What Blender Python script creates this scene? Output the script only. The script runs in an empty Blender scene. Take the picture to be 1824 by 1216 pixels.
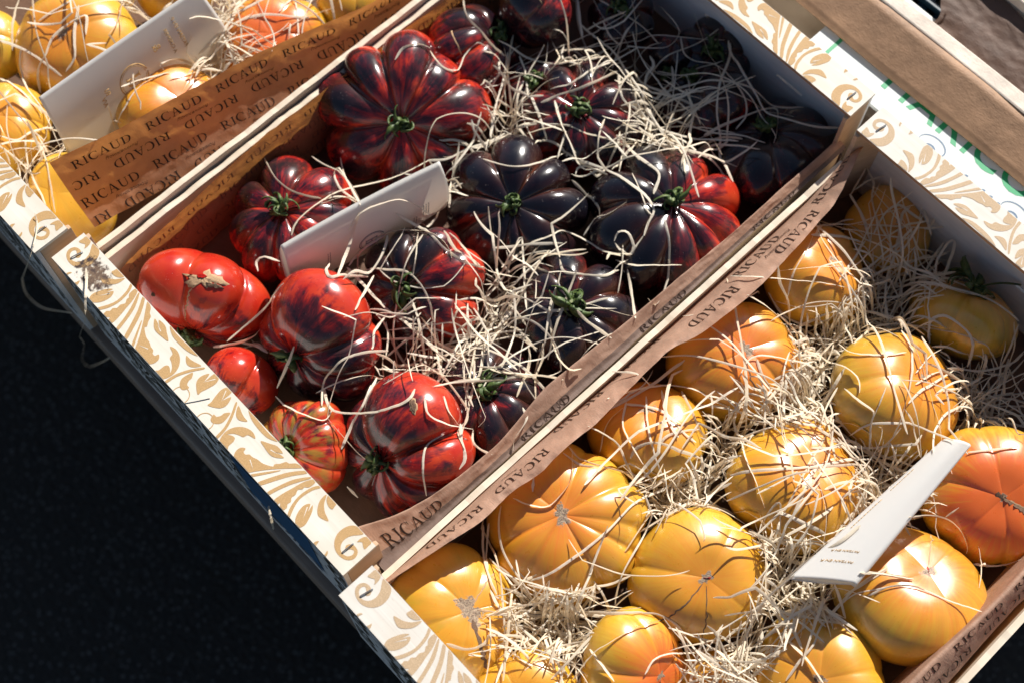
import bpy, bmesh, math, random
import numpy as np
from mathutils import Vector, Matrix
from mathutils.bvhtree import BVHTree

# ------------------------------------------------------------------ camera, sky, sun, exposure
S = 0.01                                   # all lengths below are centimetres
scene = bpy.context.scene
cd = bpy.data.cameras.new('camera'); cam = bpy.data.objects.new('camera', cd)
scene.collection.objects.link(cam); scene.camera = cam
R_ROWS = [[0.690632, 0.723189, 0.005055], [0.671532, -0.638675, -0.375683], [-0.268461, 0.262854, -0.926734]]
r0, r1, r2 = [Vector(r) for r in R_ROWS]
m = Matrix((r0, -r1, -r2)).transposed().to_4x4()
CAMPOS = Vector((50.88,-6.06,86.19))
m.translation = CAMPOS * S
cam.matrix_world = m
cd.sensor_width = 36; cd.lens = 36 * 2501.9 / 1824
cd.clip_start = 0.05; cd.clip_end = 500
cd.dof.use_dof = True; cd.dof.focus_distance = 0.925; cd.dof.aperture_fstop = 6.3

w = bpy.data.worlds.new('World'); scene.world = w; w.use_nodes = True
SUN = Vector((-0.28, 0.79, 0.595)).normalized()
elev = math.asin(SUN.z); azim = math.atan2(SUN.x, SUN.y)
sky = w.node_tree.nodes.new('ShaderNodeTexSky'); sky.sky_type = 'NISHITA'; sky.sun_disc = False
sky.sun_elevation = elev; sky.sun_rotation = azim
bg = w.node_tree.nodes['Background']; bg.inputs['Strength'].default_value = 0.05  # Nishita sky
w.node_tree.links.new(sky.outputs[0], bg.inputs[0])
sd = bpy.data.lights.new('sun', 'SUN'); sd.energy = 5.0; sd.angle = math.radians(0.7); sd.color = (1.0, 0.955, 0.89)
sun = bpy.data.objects.new('sun', sd); scene.collection.objects.link(sun)
sun.rotation_euler = SUN.to_track_quat('Z', 'Y').to_euler()
scene.view_settings.view_transform = 'Standard'; scene.view_settings.look = 'None'
scene.view_settings.exposure = 0.5; scene.view_settings.gamma = 1
scene.view_settings.use_curve_mapping = False
scene.render.engine = 'CYCLES'

rng = random.Random(7); npr = np.random.default_rng(11)
COL = scene.collection

# ------------------------------------------------------------------ object helpers
def tag(o, label=None, cat=None, group=None, kind=None):
    if label: o['label'] = label
    if cat: o['category'] = cat
    if group: o['group'] = group
    if kind: o['kind'] = kind
    return o

def link(o, parent=None):
    COL.objects.link(o)
    if parent is not None: o.parent = parent
    return o

def empty(name, loc=(0, 0, 0), rz=0.0):
    o = bpy.data.objects.new(name, None); COL.objects.link(o)
    o.location = Vector(loc) * S; o.rotation_euler = (0, 0, rz)
    o.empty_display_size = .02
    return o

def mesh(name, verts, faces, mats, parent=None, smooth=True, midx=None, loc=None):
    """verts in cm; one mesh object"""
    me = bpy.data.meshes.new(name)
    v = np.asarray(verts, dtype=float) * S
    me.from_pydata(v.tolist(), [], [tuple(int(i) for i in f) for f in faces])
    if not isinstance(mats, (list, tuple)): mats = [mats]
    for mm in mats: me.materials.append(mm)
    if midx is not None: me.polygons.foreach_set('material_index', np.asarray(midx, dtype=np.int32))
    if smooth is not False: me.polygons.foreach_set('use_smooth', np.ones(len(me.polygons), dtype=bool))
    me.update()
    o = bpy.data.objects.new(name, me); link(o, parent)
    if loc is not None: o.location = Vector(loc) * S
    return o

class MB:
    def __init__(s): s.v = []; s.f = []; s.m = []
    def add(s, verts, faces, mi=0):
        b = len(s.v); s.v += [tuple(map(float, q)) for q in verts]
        s.f += [tuple(i + b for i in f) for f in faces]; s.m += [mi] * len(faces)
    def box(s, x0, x1, y0, y1, z0, z1, mi=0, jit=0.0):
        P = [(x0, y0, z0), (x1, y0, z0), (x1, y1, z0), (x0, y1, z0), (x0, y0, z1), (x1, y0, z1), (x1, y1, z1), (x0, y1, z1)]
        s.add(P, [(0, 3, 2, 1), (4, 5, 6, 7), (0, 1, 5, 4), (1, 2, 6, 5), (2, 3, 7, 6), (3, 0, 4, 7)], mi)
    def poly(s, pts, mi=0): s.add(pts, [tuple(range(len(pts)))], mi)
    def tube(s, path, rad, n=8, mi=0, cap=True):
        path = [Vector(p) for p in path]; rings = []
        for i, p in enumerate(path):
            t = (path[min(i + 1, len(path) - 1)] - path[max(i - 1, 0)]).normalized()
            a = t.cross(Vector((0.3, 0.2, 1))).normalized(); b = t.cross(a)
            r = rad[i] if hasattr(rad, '__len__') else rad
            rings.append([p + (a * math.cos(k * 2 * math.pi / n) + b * math.sin(k * 2 * math.pi / n)) * r for k in range(n)])
        V = [q for rr in rings for q in rr]; Fc = []
        for i in range(len(path) - 1):
            for k in range(n):
                Fc.append((i * n + k, i * n + (k + 1) % n, (i + 1) * n + (k + 1) % n, (i + 1) * n + k))
        if cap:
            Fc.append(tuple(range(n))[::-1]); Fc.append(tuple(range((len(path) - 1) * n, len(path) * n)))
        s.add(V, Fc, mi)
    def build(s, name, mats, parent=None, smooth=False, bevel=0, loc=None):
        o = mesh(name, s.v, s.f, mats, parent, smooth, s.m, loc)
        if bevel:
            b = o.modifiers.new('bevel', 'BEVEL'); b.width = bevel * S; b.segments = 2; b.limit_method = 'ANGLE'
        return o

# ------------------------------------------------------------------ materials
class NT:
    def __init__(s, name):
        s.mat = bpy.data.materials.new(name); s.mat.use_nodes = True
        s.nt = s.mat.node_tree; s.nt.nodes.clear()
        s.out = s.nt.nodes.new('ShaderNodeOutputMaterial')
    def n(s, t, **kw):
        x = s.nt.nodes.new(t)
        for k, v in kw.items():
            if k.startswith('_'): setattr(x, k[1:], v)
        return x
    def l(s, a, b): s.nt.links.new(a, b)
    def coord(s, which='Object'): return s.n('ShaderNodeTexCoord').outputs[which]
    def attr(s, name): return s.n('ShaderNodeAttribute', _attribute_name=name)
    def mapping(s, src, scale=(1, 1, 1), rot=(0, 0, 0), loc=(0, 0, 0)):
        m = s.n('ShaderNodeMapping'); s.l(src, m.inputs[0]); m.inputs['Scale'].default_value = scale
        m.inputs['Rotation'].default_value = rot; m.inputs['Location'].default_value = loc; return m.outputs[0]
    def noise(s, src, scale=5, detail=4, rough=.5, dist=0):
        x = s.n('ShaderNodeTexNoise')
        if src is not None: s.l(src, x.inputs['Vector'])
        x.inputs['Scale'].default_value = scale; x.inputs['Detail'].default_value = detail
        x.inputs['Roughness'].default_value = rough; x.inputs['Distortion'].default_value = dist
        return x.outputs['Fac']
    def vor(s, src, scale=5, feature='F1'):
        x = s.n('ShaderNodeTexVoronoi', _feature=feature); s.l(src, x.inputs['Vector'])
        x.inputs['Scale'].default_value = scale; return x.outputs['Distance']
    def ramp(s, f, stops, interp='LINEAR'):
        x = s.n('ShaderNodeValToRGB'); e = x.color_ramp.elements; x.color_ramp.interpolation = interp
        while len(e) < len(stops): e.new(0.5)
        for k, (p, c) in enumerate(stops):
            e[k].position = p; e[k].color = (c[0], c[1], c[2], 1) if hasattr(c, '__len__') else (c, c, c, 1)
        s.l(f, x.inputs[0]); return x.outputs[0]
    def math(s, op, a, b=None, clamp=False):
        x = s.n('ShaderNodeMath', _operation=op, _use_clamp=clamp)
        for i, q in enumerate((a, b)):
            if q is None: continue
            if isinstance(q, (int, float)): x.inputs[i].default_value = q
            else: s.l(q, x.inputs[i])
        return x.outputs[0]
    def mix(s, f, a, b, blend='MIX'):
        x = s.n('ShaderNodeMix', _data_type='RGBA', _blend_type=blend)
        for key, q in ((0, f), (6, a), (7, b)):
            if isinstance(q, (int, float)): x.inputs[key].default_value = q
            elif isinstance(q, tuple): x.inputs[key].default_value = (q[0], q[1], q[2], 1)
            else: s.l(q, x.inputs[key])
        return x.outputs[2]
    def bump(s, h, strength=.3, dist=.001):
        x = s.n('ShaderNodeBump'); x.inputs['Strength'].default_value = strength; x.inputs['Distance'].default_value = dist
        s.l(h, x.inputs['Height']); return x.outputs[0]
    def bsdf(s, color, rough=.5, normal=None, spec=.5, coat=0, coat_rough=.05, sss=0, sss_r=None, metal=0, transl=None, transl_f=.3):
        p = s.n('ShaderNodeBsdfPrincipled')
        def put(i, q):
            if q is None: return
            if isinstance(q, (int, float)): p.inputs[i].default_value = q
            elif isinstance(q, tuple): p.inputs[i].default_value = (q[0], q[1], q[2], 1)
            else: s.l(q, p.inputs[i])
        put('Base Color', color); put('Roughness', rough); put('Normal', normal)
        put('Specular IOR Level', spec); put('Coat Weight', coat); put('Coat Roughness', coat_rough); put('Metallic', metal)
        if sss:
            p.inputs['Subsurface Weight'].default_value = sss; p.inputs['Subsurface Radius'].default_value = sss_r
            p.inputs['Subsurface Scale'].default_value = 1.0
        sh = p.outputs[0]
        if transl is not None:
            t = s.n('ShaderNodeBsdfTranslucent')
            if isinstance(transl, tuple): t.inputs[0].default_value = (*transl, 1)
            else: s.l(transl, t.inputs[0])
            if normal is not None: s.l(normal, t.inputs['Normal'])
            mx = s.n('ShaderNodeMixShader'); mx.inputs[0].default_value = transl_f
            s.l(sh, mx.inputs[1]); s.l(t.outputs[0], mx.inputs[2]); sh = mx.outputs[0]
        s.l(sh, s.out.inputs[0]); return s.mat

def mat_plain(name, col, rough=.5, metal=0, spec=.5):
    a = NT(name); return a.bsdf(col, rough, metal=metal, spec=spec)

def mat_wood(name, c0, c1, axis=0, scale=1.0, rough=.6):
    a = NT(name); co = a.coord()
    sc = [260, 260, 260]; sc[axis] = 9
    g = a.noise(a.mapping(co, tuple(q * scale for q in sc)), 1, 6, .6, .4)
    g2 = a.noise(co, 30 * scale, 3)
    col = a.ramp(g, [(.3, c0), (.7, c1)])
    col = a.mix(a.ramp(g2, [(.35, 0.0), (.75, .5)]), col, (c0[0] * .84, c0[1] * .80, c0[2] * .72))
    g3 = a.noise(co, 420 * scale, 3, .7); col = a.mix(a.ramp(g3, [(.66, 0.0), (.74, .35)]), col, (c0[0] * .6, c0[1] * .52, c0[2] * .42))
    return a.bsdf(col, rough, a.bump(g, .25, .0006), spec=.35)

M = {}
M['ply'] = mat_wood('pale poplar plywood', (.72, .66, .56), (.80, .75, .67), 0)
M['ply_grey'] = mat_wood('pale washed plywood', (.68, .63, .56), (.75, .71, .65), 0)
M['ply_y'] = mat_wood('poplar wall', (.66, .55, .42), (.80, .71, .58), 1)
M['wood_brown'] = mat_wood('raw corner wood', (.56, .39, .25), (.68, .50, .34), 1)
M['edge'] = mat_wood('cut plywood edge', (.34, .20, .11), (.50, .33, .2), 0)
M['board'] = mat_wood('weathered shelf board', (.26, .19, .145), (.40, .31, .24), 0)
def mat_ink(name, c, amt=.25, rough=.6):
    a = NT(name); co = a.coord(); n = a.noise(co, 1400, 2, .7)
    c2 = tuple(min(1, q * 1.25 + .02) for q in c)
    w_ = a.noise(a.mapping(co, (60, 320, 320)), 1, 5, .7); cc_ = a.mix(a.ramp(n, [(.42, 0.0), (.62, amt * 3)]), c, c2)
    return a.bsdf(a.mix(a.ramp(w_, [(.58, 0.0), (.74, .38)]), cc_, tuple(min(1, q * 1.3 + .08) for q in c)), rough, spec=.3)
M['gold_ink'] = mat_ink('ochre printed ink', (.47, .29, .125))
M['gold_ink_pale'] = mat_ink('pale ochre printed ink', (.47, .335, .205))
M['panel_print'] = mat_plain('dark print on panel', (.075, .062, .038), .5)
M['blue_sticker'] = mat_plain('blue paper sticker', (.05, .15, .29), .5)
M['black_ink'] = mat_plain('dark brown printed ink', (.035, .018, .011), .6, spec=.2)
M['faint_ink'] = mat_plain('print showing through kraft', (.19, .09, .05), .7, spec=.2)
M['steel'] = mat_plain('staple steel', (.55, .56, .58), .28, 1.0)
a = NT('panel face'); n = a.noise(a.mapping(a.coord(), (40, 40, 260)), 1, 5)
M['panel'] = a.bsdf(a.ramp(n, [(.3, (.78, .77, .74)), (.7, (.88, .87, .84))]), .55)

def mat_kraft(name, c, tf=.28, tc=(.75, .36, .14)):
    a = NT(name); co = a.coord()
    n = a.noise(co, 55, 5, .6); f = a.noise(a.mapping(co, (300, 1400, 500), (0, 0, .4)), 1, 3)
    col = a.ramp(n, [(.3, tuple(q * .74 for q in c)), (.7, tuple(q * 1.16 for q in c))])
    st = a.noise(a.mapping(co, (14, 60, 30), (0, 0, .5)), 1, 5, .65, .8)
    col = a.mix(a.ramp(st, [(.5, 0.0), (.72, .55)]), col, tuple(q * .62 for q in c))
    col = a.mix(a.ramp(f, [(.4, 0.0), (.75, .35)]), col, tuple(q * .7 for q in c))
    h = a.math('ADD', a.noise(co, 90, 6, .65), a.math('MULTIPLY', f, .25))
    return a.bsdf(col, .62, a.bump(h, .5, .0016), spec=.35, transl=tc, transl_f=tf)
M['kraft'] = mat_kraft('kraft lining paper', (.52, .33, .235))
M['kraft_thin'] = mat_kraft('thin kraft lining paper', (.30, .155, .09), .34, (.90, .38, .09))
M['card_board'] = mat_kraft('kraft cardboard', (.40, .235, .135), .0)
M['floor_shade'] = mat_kraft('kraft floor painted as shade', (.16, .085, .05), .0)  # kraft darkened to paint the deep shade below the fruit
M['kraft_dark'] = mat_kraft('printed fold of the lining', (.22, .15, .12), .05)
M['rim_sunlit'] = mat_kraft('cardboard rim painted sunlit', (.76, .65, .54), .0)  # kraft turned cream: sunlight on the box top painted into the colour
M['card_dark'] = mat_kraft('brown paper sheet', (.13, .075, .052), .03)
a = NT('white card'); M['card'] = a.bsdf((.84, .845, .84), .28, coat=.35, coat_rough=.2, transl=(.92, .86, .76), transl_f=.42)
M['sign'] = mat_plain('white coated board', (.54, .57, .56), .35)
M['green'] = mat_plain('green sign ink', (.012, .30, .115), .4)
M['blue_pen'] = mat_plain('blue grey sign script', (.07, .13, .22), .4)
M['gold_text'] = mat_plain('gold printed text', (.58, .36, .14), .4)
M['grey_text'] = mat_plain('grey printed text', (.20, .20, .26), .5)
M['cork'] = mat_ink('cork scar', (.42, .27, .15), .5, .9)
M['cork_dark'] = mat_ink('dark cork scar', (.13, .075, .045), .6, .95)
M['flesh'] = mat_plain('wet red flesh', (.45, .012, .006), .12)

def mat_straw(name, c):
    a = NT(name); co = a.coord(); v = a.attr('tint').outputs['Fac']
    n = a.noise(co, 700, 3)
    col = a.mix(v, c, tuple(q * f for q, f in zip(c, (.84, .74, .58))))
    col = a.mix(a.ramp(n, [(.35, 0.0), (.8, .4)]), col, tuple(q * .8 for q in c))
    return a.bsdf(col, .55, a.bump(n, .3, .0004), spec=.3, transl=tuple(q * .95 for q in c), transl_f=.45)
M['straw'] = mat_straw('wood wool', (.97, .90, .77))

def mat_red():
    a = NT('heirloom tomato skin'); sv = a.attr('sv').outputs['Vector']; tn = a.attr('pole').outputs['Fac']
    dk = a.attr('dark').outputs['Fac']; gr = a.attr('groove').outputs['Fac']; co = a.coord()
    n1 = a.noise(a.mapping(sv, (1.0, 1.0, 1.0)), 2.6, 4, .6, .6)
    n2 = a.noise(a.mapping(sv, (6.5, 6.5, 1.6)), 1.5, 5, .65, .3)
    n3 = a.noise(a.mapping(sv, (17, 17, 1.6)), 1.5, 3, .6, .4)
    d = a.math('ADD', dk, a.math('MULTIPLY', a.math('SUBTRACT', n1, .5), 1.3))
    d = a.math('ADD', d, a.math('MULTIPLY', a.math('SUBTRACT', n2, .5), .62))
    d = a.math('ADD', d, a.math('MULTIPLY', a.math('SUBTRACT', n3, .5), .26))
    base = a.mix(a.ramp(a.noise(co, 45, 3), [(.3, 0.0), (.7, 1.0)]), (.42, .012, .007), (.60, .060, .020))
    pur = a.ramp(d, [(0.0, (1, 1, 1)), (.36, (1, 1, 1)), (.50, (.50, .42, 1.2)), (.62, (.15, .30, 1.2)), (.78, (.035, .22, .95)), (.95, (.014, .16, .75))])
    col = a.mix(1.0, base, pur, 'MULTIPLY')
    # orange-green lines running out of the stem cavity
    g = a.math('MULTIPLY', gr, a.ramp(tn, [(.06, 1.0), (.30, .5), (.55, 0.0)]))
    col = a.mix(a.math('MULTIPLY', g, .45), col, (.42, .11, .03))
    tint = a.attr('green').outputs['Fac']
    gn = a.math('MULTIPLY', tint, a.ramp(a.noise(a.mapping(sv, (3, 3, 1.5)), 2, 3), [(.45, 0.0), (.62, 1.0)]))
    col = a.mix(a.math('MULTIPLY', gn, a.ramp(tn, [(.08, .9), (.42, .65), (.6, 0.0)])), col, (.30, .22, .035))
    speck = a.ramp(a.vor(co, 480), [(.07, 1.0), (.12, 0.0)])
    sm = a.math('MULTIPLY', speck, a.ramp(a.noise(co, 130, 3), [(.50, 0.0), (.64, .6)]))
    col = a.mix(sm, col, (.62, .52, .45))
    fine = a.noise(a.mapping(sv, (26, 26, 3)), 2, 3)
    rough = a.ramp(a.noise(co, 160, 4), [(.3, .17), (.75, .30)])
    h = a.math('ADD', a.noise(co, 60, 2), a.math('MULTIPLY', fine, .12))
    return a.bsdf(col, rough, a.bump(h, .16, .0015), spec=.5, coat=.35, coat_rough=.12)
M['red'] = mat_red()

def mat_yellow():
    a = NT('yellow tomato skin'); sv = a.attr('sv').outputs['Vector']; tn = a.attr('pole').outputs['Fac']
    dk = a.attr('dark').outputs['Fac']; gt = a.attr('green').outputs['Fac']; co = a.coord()
    n0 = a.noise(co, 22, 3); n2 = a.noise(a.mapping(sv, (9, 9, 1.1)), 1.5, 4, .6, .3)
    n3 = a.noise(a.mapping(sv, (26, 26, 1.4)), 1.5, 3, .6)
    base = a.mix(a.ramp(n0, [(.3, 0.0), (.7, 1.0)]), (.68, .37, .016), (.77, .475, .050))
    base = a.mix(a.ramp(n3, [(.35, .35), (.6, 0.0)]), base, (.66, .25, .008))
    # green-olive shoulders away from the blossom end
    sh = a.math('MULTIPLY', a.ramp(a.math('ADD', tn, a.math('MULTIPLY', a.math('SUBTRACT', n2, .5), .45)), [(.38, 0.0), (.72, 1.0)]), gt)
    gb = a.ramp(a.noise(a.mapping(sv, (1.6, 1.6, 1.2), (0, 0, 0), (7, 3, 1)), 1.3, 3), [(.50, 0.0), (.66, .6)])
    base = a.mix(a.math('MULTIPLY', gb, gt), base, (.42, .33, .03))
    base = a.mix(a.math('MULTIPLY', sh, .85), base, (.36, .24, .02))
    # red-orange flare around the blossom scar
    rad = a.math('SUBTRACT', 1.0, a.ramp(tn, [(.02, 0.0), (.46, 1.0)]))
    fl = a.math('ADD', rad, a.math('MULTIPLY', a.math('SUBTRACT', n2, .55), 1.1))
    fl = a.math('ADD', fl, a.math('MULTIPLY', a.math('SUBTRACT', n3, .5), .5))
    fl = a.math('MULTIPLY', a.math('MAXIMUM', fl, 0.0), a.math('MULTIPLY', dk, a.ramp(tn, [(.36, 1.0), (.6, 0.0)])), clamp=True)
    col = a.mix(fl, base, (.74, .14, .02))
    mot = a.ramp(a.noise(co, 260, 5, .75), [(.66, 0.0), (.74, .45)])
    col = a.mix(a.math('MULTIPLY', mot, a.ramp(tn, [(.4, 0.0), (.7, 1.0)])), col, (.16, .12, .02))
    sc_ = a.attr('scar').outputs['Fac']
    sn = a.math('ADD', sc_, a.math('MULTIPLY', a.math('SUBTRACT', a.noise(co, 420, 4, .7), .5), .9))
    scar = a.ramp(sn, [(.55, 0.0), (.64, 1.0)])
    scol = a.ramp(a.noise(co, 1100, 4, .7), [(.35, (.10, .055, .03)), (.65, (.50, .37, .25))])
    col = a.mix(scar, col, scol)
    speck = a.ramp(a.vor(co, 330), [(.05, 1.0), (.09, 0.0)])
    col = a.mix(a.math('MULTIPLY', speck, a.ramp(a.noise(co, 120, 3), [(.52, 0.0), (.66, .5)])), col, (.85, .6, .35))
    rough = a.mix(scar, a.ramp(a.noise(co, 160, 4), [(.3, .27), (.75, .40)]), (.85, .85, .85))
    h = a.math('ADD', a.noise(co, 50, 2), a.math('MULTIPLY', n3, .15))
    h = a.math('ADD', h, a.math('MULTIPLY', a.math('MULTIPLY', scar, a.noise(co, 900, 3)), 1.2))
    return a.bsdf(col, rough, a.bump(h, .18, .0014), spec=.85, coat=.55, coat_rough=.26, sss=.12, sss_r=(.008, .003, .001))
M['yellow'] = mat_yellow()
a = NT('calyx'); co = a.coord(); n = a.noise(co, 260, 4, .7)
M['calyx'] = a.bsdf(a.ramp(n, [(.28, (.022, .035, .010)), (.52, (.07, .115, .028)), (.68, (.14, .17, .05)), (.8, (.25, .15, .07))]), .5, a.bump(n, .5, .0008), spec=.4)
M['stem_end'] = mat_plain('cut stem end', (.33, .36, .17), .7)
a = NT('asphalt'); co = a.coord(); n = a.noise(co, 240, 4, .8); v = a.vor(co, 130)
M['asphalt'] = a.bsdf(a.mix(a.ramp(v, [(.12, .8), (.3, 0.0)]), a.ramp(n, [(.3, (.006, .005, .004)), (.7, (.018, .015, .012))]), (.14, .14, .135)), .75, a.bump(a.noise(co, 140, 4), .8, .006))
M['cloth'] = mat_plain('cream cloth', (.45, .36, .26), .8)
M['blue_plastic'] = mat_plain('dark blue plastic', (.012, .035, .06), .35)
M['dark_plastic'] = mat_plain('black plastic', (.012, .015, .018), .4)

# ------------------------------------------------------------------ setting: ground and the stall table
g = MB(); g.add([(-900, -900, 0), (900, -900, 0), (900, 900, 0), (-900, 900, 0)], [(0, 1, 2, 3)])
tag(g.build('ground', M['asphalt'], loc=(0, 0, -80)), kind='structure')

tb = empty('market_table', (-40, 75, -80))
tag(tb, 'dark weathered wooden market table under the three tomato crates', 'table')
t = MB(); t.box(-100, 101.2, -75.7, 75, 62.2, 65.75); t.build('table_top', M['board'], tb, bevel=.2)
t = MB(); t.box(-98, 99.5, -73.8, -71.5, 54, 62.1); t.build('apron', M['board'], tb, bevel=.2)
for sx in (-96, 93):
    for sy in (-71, 66):
        t = MB(); t.box(sx, sx + 6, sy, sy + 6, 0, 62.1); t.build('leg', M['board'], tb, bevel=.2)
t = MB(); t.box(-96, 99, -68, 66, 12, 15); t.build('shelf', M['board'], tb)

# ------------------------------------------------------------------ damask ornament (half a rail; mirrored about its middle)
DAMASK=[
[(1.12,2.69),(1.6,2.74),(2.02,2.5),(2.24,2.02),(2.23,1.44),(1.94,0.96),(1.46,0.68),(0.9,0.68),(0.49,0.89),(0.32,1.25),(0.46,1.62),(0.81,1.76),(1.17,1.66),(1.3,1.37),(1.09,1.18),(0.95,1.42),(0.7,1.52),(0.58,1.29),(0.73,1.0),(1.11,0.89),(1.48,1.08),(1.66,1.52),(1.55,2.01),(1.23,2.43)],
[(0.32,2.07),(0.32,2.39),(0.36,2.68),(0.76,2.74),(0.98,2.47),(1.01,2.04),(0.78,2.25),(0.55,2.13)],
[(1.64,-0.15),(1.7,0.22),(1.87,0.32),(1.8,0.02),(2.11,-0.1),(2.57,0.02),(2.68,0.35),(2.83,0.06),(2.56,-0.26),(1.99,-0.29)],
[(3.66,2.28),(3.7,2.54),(3.76,2.76),(4.13,2.76),(4.53,2.75),(4.37,2.43),(3.99,2.25)],
[(3.24,1.61),(3.58,1.75),(3.85,1.84),(4.28,2.15),(4.64,2.67),(4.63,2.11),(4.33,1.64),(3.98,1.38),(3.63,1.42)],
[(4.29,-0.09),(4.07,0.33),(4.22,0.86),(4.45,1.32),(4.73,1.57),(4.6,1.09),(4.87,1.52),(5.08,1.18),(5.02,0.65),(4.75,0.16)],
[(5.04,-0.11),(5.35,0.51),(5.58,1.26),(5.46,2.17),(5.22,2.69),(5.44,2.66),(5.69,2.11),(5.77,1.24),(5.58,0.45),(5.27,-0.06)],
[(5.84,-0.19),(5.7,0.25),(5.86,0.46),(5.83,0.72),(6.01,0.93),(5.98,1.24),(6.12,1.54),(5.95,1.79),(5.96,1.96),(5.75,2.18),(5.73,2.67),(5.95,2.75),(6.27,2.13),(6.43,1.42),(6.59,0.72),(6.65,-0.02),(6.27,-0.08),(6.24,0.18)],
[(7.14,-0.04),(6.96,0.66),(6.62,1.62),(6.16,2.54),(6.22,2.68),(6.81,1.82),(7.15,0.86),(7.36,-0.04)],
[(8.02,-0.07),(7.57,0.88),(7.1,1.83),(6.55,2.65),(6.79,2.68),(7.41,1.87),(7.84,1.02),(8.28,-0.04)],
[(8.84,-0.09),(8.35,0.68),(7.9,1.44),(7.92,1.54),(8.45,0.8),(9.03,-0.07)],
[(7.05,2.66),(7.1,2.74),(7.54,2.59),(7.81,2.29),(8.06,2.19),(8.22,1.85),(8.44,1.57),(8.4,1.39),(8.79,1.15),(9.09,1.03),(9.45,0.98),(9.74,0.86),(10.05,0.82),(10.21,0.64),(10.44,0.66),(10.53,0.9),(10.8,0.69),(10.8,0.26),(10.5,-0.08),(9.91,-0.13),(9.23,-0.04),(8.9,0.4),(8.49,0.98),(7.92,1.68),(7.45,2.2)],
[(8.35,2.28),(8.75,2.23),(9.09,2.11),(8.62,2.41),(9.22,2.47),(9.69,2.24),(10.25,1.93),(9.77,1.82),(9.12,1.76),(8.7,1.92)],
[(9.44,2.7),(10.21,2.64),(11.2,2.67),(12.42,2.74),(11.9,2.46),(11.04,2.33),(10.11,2.37)],
[(10.61,1.77),(11.02,1.94),(11.5,1.85),(11.91,1.57),(12.19,1.16),(12.29,0.63),(12.13,0.08),(11.86,-0.15),(11.14,-0.12),(11.4,0.19),(11.42,0.63),(11.57,0.86),(11.84,0.8),(12.07,0.64),(11.86,0.95),(11.52,1.16),(11.22,1.28),(11.12,1.59)],
[(11.85,2.15),(12.23,2.19),(12.57,2.27),(13.1,2.42),(12.73,1.91),(12.28,1.82)],
[(12.28,-0.04),(12.38,0.8),(12.74,1.67),(13.27,2.46),(13.37,2.37),(12.93,1.63),(12.57,0.76),(12.47,-0.02)],
[(13.97,1.28),(13.71,1.56),(13.65,1.96),(13.89,2.46),(14.09,1.89),(14.11,2.75),(14.54,2.72),(14.71,2.29),(14.6,1.66),(14.5,1.28),(14.49,0.99)],
[(13.19,0.53),(12.96,0.78),(12.9,1.06),(12.96,1.41),(13.07,1.73),(13.32,1.44),(13.34,1.17),(13.49,0.91),(13.73,0.88),(13.65,0.57),(13.45,0.45)]]
def smooth_loop(P, k=3):
    n = len(P); out = []
    for i in range(n):
        p0, p1, p2, p3 = [np.array(P[(i + j) % n], float) for j in (-1, 0, 1, 2)]
        corner = np.dot((p1 - p0), (p2 - p1)) < -.25 * np.linalg.norm(p1 - p0) * np.linalg.norm(p2 - p1)
        for j in range(k):
            t = j / k
            q = .5 * ((2 * p1) + (-p0 + p2) * t + (2 * p0 - 5 * p1 + 4 * p2 - p3) * t * t + (-p0 + 3 * p1 - 3 * p2 + p3) * t ** 3)
            out.append((float(q[0]), float(q[1])))
    return out
RAILW = 2.72
def clip(P, lo=.03, hi=RAILW - .03):
    for (c, sgn) in ((lo, 1), (hi, -1)):
        out = []
        for i in range(len(P)):
            a_, b_ = P[i], P[(i + 1) % len(P)]
            ia, ib = sgn * (a_[1] - c) >= 0, sgn * (b_[1] - c) >= 0
            if ia: out.append(a_)
            if ia != ib:
                t = (c - a_[1]) / (b_[1] - a_[1]); out.append((a_[0] + t * (b_[0] - a_[0]), c))
        P = out
        if len(P) < 3: return []
    return P
ORN = []
for P in DAMASK:
    q = clip(smooth_loop(P))
    if len(q) > 3:
        ORN.append(q); ORN.append([(30 - x, y) for x, y in q][::-1])
def ring(cx, cy, r, wd, a0, a1, n=16):
    o = [(cx + r * math.cos(a0 + (a1 - a0) * i / n), cy + r * math.sin(a0 + (a1 - a0) * i / n)) for i in range(n + 1)]
    i_ = [(cx + (r - wd) * math.cos(a0 + (a1 - a0) * i / n), cy + (r - wd) * math.sin(a0 + (a1 - a0) * i / n)) for i in range(n + 1)]
    return o + i_[::-1]
for cx in (13.75, 16.25):
    q = clip(ring(cx, .15, .62, .06, -.2, math.pi + .2)); ORN.append(q)
# leaf slits: thin bare cuts in the leaves are drawn by splitting light lines on top
SLITS = [((9.1, .35), (9.75, .62)), ((14.05, 1.75), (14.45, 2.5)), ((4.45, .55), (4.85, 1.25)), ((8.8, 2.15), (9.35, 2.0))]

def staple(mb, x, y, z, L=.75, ang=0.0, h=.09):
    c, s_ = math.cos(ang), math.sin(ang)
    pts = []
    for t, zz in ((-.5, -.1), (-.5, h * .6), (-.42, h), (0, h * 1.15), (.42, h), (.5, h * .6), (.5, -.1)):
        pts.append((x + t * L * c, y + t * L * s_, z + zz))
    mb.tube(pts, .045, 6)

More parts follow.
